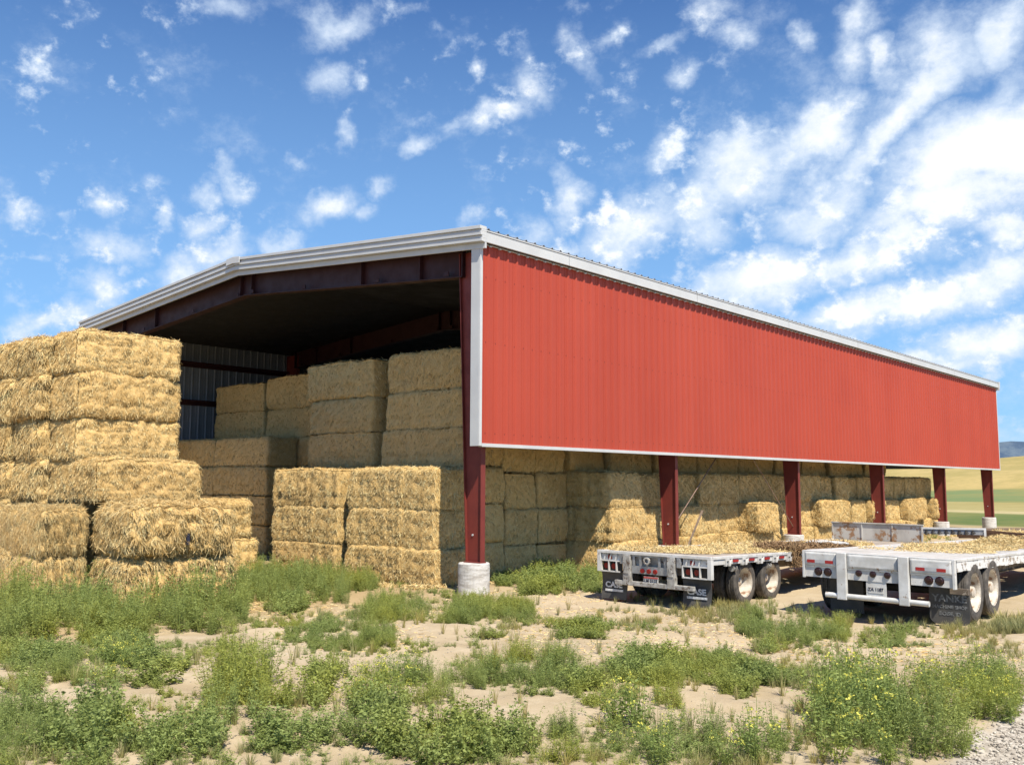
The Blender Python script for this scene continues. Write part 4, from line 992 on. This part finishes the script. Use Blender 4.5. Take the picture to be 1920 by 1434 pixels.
# white frame with hanging chain hooks, from the bulkhead toward the fifth pier
rk = tag(empty('chain_rack', (4.62, 13.2, 0), R_(20)), 'white steel frame with a row of dark load binders hanging from it, beside the bulkhead', 'chain rack')
RZ = 1.20
for xx in (0, 1.85): MB().box(xx, xx+.06, 0, .05, 0, RZ).build('rack_post', M['trailer_white'], rk)
MB().box(.062, 1.848, 0, .05, RZ-.05, RZ).build('top_rail', M['trailer_white'], rk)
MB().box(.062, 1.848, .03, .045, RZ-.19, RZ-.052).build('back_plate', M['steel'], rk)
for k in range(9):
    x = .2+k*.17; mb = MB().tube((x, .0, RZ-.07), (x, -.02, RZ-.20+J(.02)), .018, .03, 8).tube((x-.02, -.015, RZ-.19), (x+.08, -.015, RZ-.15+J(.02)), .014, n=6).lathe([(.02, -.012), (.035, -.012), (.035, .012), (.02, .012), (.02, -.012)], 'y', (x+.02, -.02, RZ-.11), 12)
    mb.build('binder', M['frame_dark'], rk)

# ------------------------------------------------------------------ weeds
def leaf_quads(P, D, L_, W_, rng, droop=.0):
    """P base points, D directions, blade-like diamond leaves"""
    n = len(P); side = np.cross(D, rng.normal(0, 1, (n, 3))); side /= np.maximum(np.linalg.norm(side, axis=1, keepdims=True), 1e-6)
    tip = P+D*L_[:, None]; tip[:, 2] -= droop*L_; mid = P+D*(L_*.45)[:, None]
    return np.stack([P, mid+side*(W_/2)[:, None], tip, mid-side*(W_/2)[:, None]], 1)
def plant(kind, seed):
    """unit plant: height 1, radius about .45; returns V (n,4,3), tint(n)"""
    rng = np.random.default_rng(seed); Q = []; T = []
    cfg = dict(k=(13, 44, .075, .020, .32), b=(9, 30, .12, .058, .50), m=(10, 22, .10, .035, .40), M=(13, 30, .085, .028, .36), g=(34, 1, .8, .022, .45), y=(30, 1, .8, .022, .5))[kind]
    ns, nl, ll, lw, spread = cfg
    for s in range(ns):
        a = rng.uniform(0, 6.283); hgt = rng.uniform(.5, 1.0); r0 = rng.uniform(0, .12); lean = rng.uniform(.1, 1)*spread
        b0 = np.array([r0*np.cos(a), r0*np.sin(a), 0]); tp = np.array([(r0+lean)*np.cos(a+.3*rng.normal()), (r0+lean)*np.sin(a+.3*rng.normal()), hgt])
        if kind in 'gy':
            m_ = b0*.5+tp*.5; m_[2] += .12; w_ = np.array([-np.sin(a), np.cos(a), 0])*.011
            Q.append(np.array([[b0-w_, b0+w_, m_+w_*.8, m_-w_*.8], [m_-w_*.8, m_+w_*.8, tp+w_*.1, tp-w_*.1]])); T.append(np.full(2, rng.uniform(0, .8))); continue
        t = rng.uniform(.08, 1, nl)[:, None]; C = b0+(tp-b0)*t; C[:, :2] *= (1+.25*(t-.5)**1)
        C[:, 2] += .06*np.sin(t[:, 0]*9+a)*.3
        br = rng.normal(0, 1, (nl, 3))*np.array([1, 1, .5])+np.array([0, 0, .45]); br /= np.linalg.norm(br, axis=1, keepdims=True)
        off = rng.uniform(0, .09, (nl, 1))*(1.2-t); P = C+br*off
        L_ = ll*rng.uniform(.6, 1.2, nl)*(1.25-.6*t[:, 0]); W_ = lw*rng.uniform(.7, 1.2, nl)*(1.2-.5*t[:, 0])
        Q.append(leaf_quads(P, br, L_, W_, rng, .25)); T.append(np.clip(rng.uniform(.05, .6, nl)+.2*t[:, 0], 0, .79))
        sd = np.array([np.cos(a+1.57), np.sin(a+1.57), 0])*.006; Q.append(np.array([[b0-sd, b0+sd, tp+sd*.5, tp-sd*.5]])); T.append(np.array([.45]))
        if kind in 'mM' and rng.uniform() < (.22 if kind == 'm' else .14):
            nf = 9; P = tp+rng.normal(0, 1, (nf, 3))*np.array([.035, .035, .03]); dd = rng.normal(0, 1, (nf, 3)); dd /= np.linalg.norm(dd, axis=1, keepdims=True)
            Q.append(leaf_quads(P, dd, np.full(nf, .038), np.full(nf, .036), rng)); T.append(np.full(nf, .93))
    return np.concatenate(Q), np.concatenate(T)
PL = {k: [plant(k, 40+7*i+ord(k)) for i in range(5)] for k in 'kbmMgy'}
MATK = dict(k='leaf', b='leaf', m='leaf_flower', M='leaf_flower', g='leaf_dry', y='leaf_dry')
PATCHES = [(-10.9,-5.5,-9.4,-4.0,-0.4,-8.2,-1.3,-9.1,0.759,'k',1.0),(-9.8,-4.1,-8.2,-2.6,0.3,-7.3,-0.7,-8.2,0.736,'k',1.0),(-8.1,-2.9,-6.4,-1.4,0.7,-6.0,-0.4,-7.1,0.713,'k',1.0),(-7.8,-0.9,-5.7,1.1,-1.2,-2.5,-2.9,-4.0,0.5519999999999999,'k',1.0),(-5.9,1.1,-5.2,1.7,-2.1,-1.0,-2.6,-1.5,0.45999999999999996,'k',1.0),(-2.7,-3.4,-2.1,-2.8,-0.5,-4.0,-1.1,-4.5,0.345,'b',1.0),(-1.0,-9.2,-0.1,-8.4,1.8,-9.3,1.1,-9.9,0.2875,'b',1.0),(1.2,-9.6,1.7,-9.2,2.7,-9.6,2.2,-10.0,0.345,'k',1.0),(1.7,-10.2,2.1,-9.9,2.8,-10.2,2.5,-10.5,0.2875,'b',0.8),(-1.7,-7.7,-0.8,-6.8,1.0,-7.8,0.2,-8.5,0.2875,'b',1.0),(-0.0,-7.6,0.6,-7.1,1.7,-7.7,1.1,-8.2,0.12,'b',0.8),(0.5,-8.5,1.0,-8.0,3.3,-9.2,2.9,-9.6,0.345,'m',0.8),(1.8,-8.6,2.3,-8.1,3.7,-8.9,3.2,-9.3,0.345,'b',1.0),(2.8,-10.8,3.4,-10.2,5.6,-11.1,5.1,-11.6,0.48299999999999993,'k',1.0),(3.4,-10.4,4.1,-9.8,6.1,-10.8,5.6,-11.3,0.48299999999999993,'b',1.0),(2.8,-8.0,3.4,-7.5,5.9,-9.3,5.5,-9.7,0.6325,'k',1.0),(4.1,-8.0,4.6,-7.5,5.8,-8.5,5.3,-8.9,0.48299999999999993,'b',1.0),(5.8,-9.3,6.3,-8.9,6.9,-9.4,6.4,-9.8,0.345,'b',1.0),(-0.5,-5.2,-0.2,-4.9,0.8,-5.6,0.4,-5.8,0.12,'b',1.0),(0.1,-5.1,0.6,-4.7,2.4,-6.1,2.0,-6.5,0.15,'b',1.0),(-0.1,-4.3,0.4,-3.9,3.2,-6.2,2.8,-6.5,0.18,'b',1.0),(5.0,-10.2,5.6,-9.6,6.5,-10.2,5.9,-10.7,0.40249999999999997,'b',1.0),(6.0,-9.9,6.9,-9.1,7.5,-9.6,6.8,-10.3,0.18,'b',1.0),(3.9,-7.2,4.1,-6.9,4.9,-7.5,4.6,-7.8,0.2875,'b',0.8),(-1.3,-2.0,-0.3,-1.1,2.1,-3.5,1.3,-4.3,0.45999999999999996,'k',1.3),(0.2,-1.2,1.5,0.1,3.3,-2.1,2.1,-3.2,0.345,'k',1.0),(-3.1,3.9,-2.6,4.3,-0.7,2.0,-1.1,1.7,0.2875,'b',1.2),(-3.6,5.5,-2.4,6.6,1.5,1.5,0.6,0.7,0.48299999999999993,'b',1.3),(-1.5,5.6,-1.1,6.0,1.7,2.1,1.4,1.8,0.40249999999999997,'b',1.2),(1.4,-4.8,2.1,-4.2,3.5,-5.5,2.9,-6.0,0.2875,'k',1.0),(3.3,-5.0,3.6,-4.8,4.2,-5.3,3.9,-5.6,0.15,'b',0.9),(3.7,-4.7,3.8,-4.6,4.1,-4.8,4.0,-5.0,0.08,'b',1.0),(3.4,-4.0,3.9,-3.5,4.7,-4.4,4.2,-4.8,0.253,'b',1.0),(3.0,-2.7,3.3,-2.4,4.1,-3.3,3.8,-3.5,0.15,'g',1.0),(3.7,-2.1,4.4,-1.4,5.4,-2.8,4.7,-3.4,0.253,'b',1.0),(3.2,-0.1,4.5,1.1,5.7,-1.0,4.6,-2.0,0.16,'g',1.0),(4.3,-7.0,5.0,-6.4,6.5,-7.8,5.9,-8.4,0.43699999999999994,'m',1.0),(4.8,-6.5,5.6,-5.8,7.0,-7.2,6.3,-7.8,0.368,'k',1.0),(4.8,-4.9,5.8,-3.9,7.2,-5.7,6.3,-6.5,0.345,'k',1.0),(5.1,-5.7,5.6,-5.2,6.5,-6.3,6.0,-6.7,0.5175,'k',0.5),(6.7,-5.6,7.1,-5.3,7.6,-6.1,7.3,-6.3,0.368,'b',1.4),(7.3,-6.5,7.8,-6.1,8.1,-6.6,7.7,-7.0,0.15,'b',1.0),(8.2,-6.7,8.4,-6.5,9.0,-7.4,8.8,-7.6,0.575,'m',1.0),(6.1,-3.9,6.9,-3.2,8.0,-5.0,7.3,-5.6,0.345,'b',1.0),(7.2,-4.5,7.6,-4.2,8.6,-5.9,8.3,-6.2,0.40249999999999997,'k',1.0),(5.8,-8.3,6.3,-7.8,7.9,-9.2,7.5,-9.6,0.45999999999999996,'b',1.0),(6.8,-8.4,7.8,-7.5,8.8,-8.6,7.9,-9.3,0.43699999999999994,'b',1.0),(8.0,-7.6,8.4,-7.3,9.1,-8.2,8.7,-8.5,0.345,'k',0.9),(8.4,-6.6,8.8,-6.2,9.7,-7.7,9.3,-8.0,0.40249999999999997,'m',1.0),(6.2,-7.0,7.2,-6.1,7.8,-7.0,7.0,-7.8,0.2,'b',1.0),(3.8,2.2,4.8,3.1,6.1,0.7,5.2,-0.1,0.18,'g',1.2),(5.3,1.3,6.9,2.8,8.3,-0.7,7.0,-1.9,0.322,'k',1.0),(6.9,-1.1,7.2,-0.9,7.8,-2.1,7.5,-2.3,0.253,'b',1.0),(6.6,-2.6,7.3,-2.0,8.5,-4.3,7.9,-4.8,0.2,'b',1.0),(7.6,-3.5,8.3,-2.9,9.1,-4.5,8.5,-5.0,0.253,'b',1.0),(8.2,-2.9,8.5,-2.6,8.8,-3.3,8.5,-3.6,0.14,'b',1.0),(8.9,-3.7,9.8,-2.9,11.0,-6.3,10.4,-6.9,0.598,'M',0.9),(10.2,-4.4,10.8,-3.9,11.4,-6.1,10.9,-6.5,0.575,'k',1.0),(9.8,-2.3,10.8,-1.4,11.4,-4.3,10.7,-5.1,0.48299999999999993,'M',0.85),(7.7,1.2,8.6,2.0,9.3,-0.2,8.5,-0.9,0.16,'b',0.8),(8.4,2.5,9.7,3.7,10.6,-0.3,9.6,-1.2,0.16,'g',0.9),(8.9,4.3,9.5,4.9,10.1,2.2,9.6,1.8,0.2875,'g',1.2),(8.9,-6.5,9.2,-6.3,9.9,-7.5,9.6,-7.7,0.40249999999999997,'k',1.0),(9.3,-6.6,9.9,-6.1,10.4,-7.0,9.8,-7.5,0.45999999999999996,'M',0.9),(9.3,-7.3,9.9,-6.8,10.2,-7.3,9.6,-7.8,0.2,'y',1.0),(3.4,-9.4,4.2,-8.7,5.1,-9.3,4.3,-9.9,0.15,'b',0.35),(1.6,-5.1,2.5,-4.3,4.3,-6.0,3.5,-6.7,0.12,'b',0.3),(4.1,-5.6,5.3,-4.5,6.0,-5.4,4.9,-6.4,0.1,'g',0.3),(7.3,-1.2,8.2,-0.4,9.1,-2.6,8.3,-3.3,0.1,'g',0.35),(8.3,-1.3,9.4,-0.3,9.9,-1.9,8.9,-2.8,0.1,'g',0.3),(8.9,-4.0,9.6,-3.3,10.8,-6.5,10.2,-7.0,0.2,'g',0.3),(0.7,-7.2,1.8,-6.3,3.6,-7.6,2.7,-8.4,0.1,'b',0.3),]
def collect(items):
    """items: (x, y, h, kind, widthscale)"""
    VV = []; TT = []
    for (x, y, h, k, ws) in items:
        q, t = PL[k][random.randrange(5)]; a = random.uniform(0, 6.283); c, s = math.cos(a), math.sin(a); sx = h*ws
        X_ = (q[:, :, 0]*c-q[:, :, 1]*s)*sx+x; Y_ = (q[:, :, 0]*s+q[:, :, 1]*c)*sx+y; Z_ = q[:, :, 2]*h+gz1(x, y)-.01
        VV.append(np.stack([X_, Y_, Z_], 2)); TT.append(np.clip(t+(random.uniform(-.14, .14) if k not in 'mM' else 0)*(t < .8), 0, 1 if k in 'mM' else .8))
    V = np.concatenate(VV).reshape(-1, 3); T = np.repeat(np.concatenate(TT), 4)
    return V, np.arange(len(V)).reshape(-1, 4), T
def sample_patch(p):
    x0, y0, x1, y1, x2, y2, x3, y3, h, k, d = p
    if h < .55: h *= .86
    q = np.array([[x0, y0], [x1, y1], [x2, y2], [x3, y3]]); e1 = q[1]-q[0]; e2 = q[3]-q[0]; area = abs(e1[0]*e2[1]-e1[1]*e2[0])
    rad = max(.10, h*.42); n = int(area*1.3*d/(rad*rad*1.25))+4; n = min(n, 420); items = []
    for _ in range(n):
        u, v = random.random(), random.random(); r = math.hypot(u-.5, v-.5)*2; a = math.atan2(v-.5, u-.5)
        lim = 1.22+.25*math.sin(a*3+x0*5)+.15*math.sin(a*7+y0*3)
        if r > lim: continue
        pt = (1-v)*((1-u)*q[0]+u*q[1])+v*((1-u)*q[3]+u*q[2])
        if vnoise([[pt[0]*1.9, pt[1]*1.9, 7.7]], 55)[0] < -.30+(h < .3)*.12 and h < .55: continue
        hh = h*random.choice((.45, .6, .75, .9, 1.0, 1.3))*random.uniform(.9, 1.1)*(1-.35*max(0, r-.5))
        items.append((pt[0], pt[1], hh, k, random.uniform(.85, 1.25)*(1.0 if h > .3 else 1.35)))
    return items
HERO = {25: 'low dark bush of weeds on bare dirt just left of the front pier', 27: 'broad leafy weed clump in the shade right of the front pier', 54: 'big bushy weed with yellow flowers, largest in the right foreground',
        40: 'small round leafy weed alone on sand in mid yard', 42: 'slender yellow-green flowering weed standing on bare sand', 15: 'tall bushy weed clump in the left foreground',
        16: 'leafy weed bush just right of the tallest left foreground clump', 28: 'small weed bush beside the left mud flap of the older trailer', 32: 'single small weed tuft on pale sand in front of the piers',
        45: 'small round weed in the dirt before the white trailer', 48: 'low weed tuft alone on bare dirt at right', 5: 'bright leafy weed in front of the sunlit bale pile'}
groups = {}
for i, p in enumerate(PATCHES):
    it = sample_patch(p)
    if not it: continue
    if i in HERO:
        V, Fs, T = collect(it); c = V.mean(0); c[2] = 0
        o = link('weed_clump', npmesh('weed_clump', V-c, Fs, M[MATK[p[9]]], T)); o.location = c; tag(o, HERO[i], 'weed')
    else: groups.setdefault(MATK[p[9]], []).extend(it)
# sparse strays everywhere in the yard, thicker near other weeds
n_st = 0
for _ in range(30000):
    x, y = random.uniform(-9, 11.2), random.uniform(-11.8, 0.8)
    a = float(vnoise([[x*.55, y*.55, .5]], 91)[0])+.5*float(vnoise([[x*1.7, y*1.7, .5]], 92)[0])
    if y > -1.2 and x > -1: a -= .45
    if a < .12+random.random()*.3: continue
    k = random.choice('bbbkkggym'); groups[MATK[k]].append((x, y, random.uniform(.05, .17)*(1.25 if a > .6 else 1), k, 1.5)); n_st += 1
    if n_st > 3300: break
# dead stalks and dry tufts
for _ in range(420):
    x, y = random.uniform(-8, 11.2), random.uniform(-11.5, 2); groups['leaf_dry'].append((x, y, random.uniform(.10, .34), random.choice('gy'), .8))
# soil-edge weeds at the front pier
for _ in range(16): groups['leaf'].append((-.45+random.uniform(-.75, .75), .3-random.uniform(.42, .8), random.uniform(.1, .22), 'b', 1.2))
for _ in range(160):
    x, y = random.uniform(-1.6, 2.0), random.uniform(2.2, 30); groups['leaf'].append((x, y, random.uniform(.08, .28), 'b', 1.2))
for _ in range(260):
    x, y = random.uniform(9.2, 12.5), random.uniform(0, 16); groups['leaf_dry'].append((x, y, random.uniform(.1, .25), 'g', 1.2))
for _ in range(150):
    x, y = random.uniform(2.5, 9.2), random.uniform(1.0, 3.2); groups['leaf_dry'].append((x, y, random.uniform(.1, .22), 'g', 1.2))
for mname, nm, lab, cat in (('leaf', 'green_weeds', 'leafy green weeds spreading over the dirt yard', 'weeds'), ('leaf_flower', 'flowering_weeds', 'flowering yellow-dotted weeds among the green ones', 'weeds'), ('leaf_dry', 'grass', 'thin dry and green grass tufts between the weeds', 'grass')):
    V, Fs, T = collect(groups[mname]); o = link(nm, npmesh(nm, V, Fs, M[mname], T)); tag(o, lab, cat, kind='stuff')
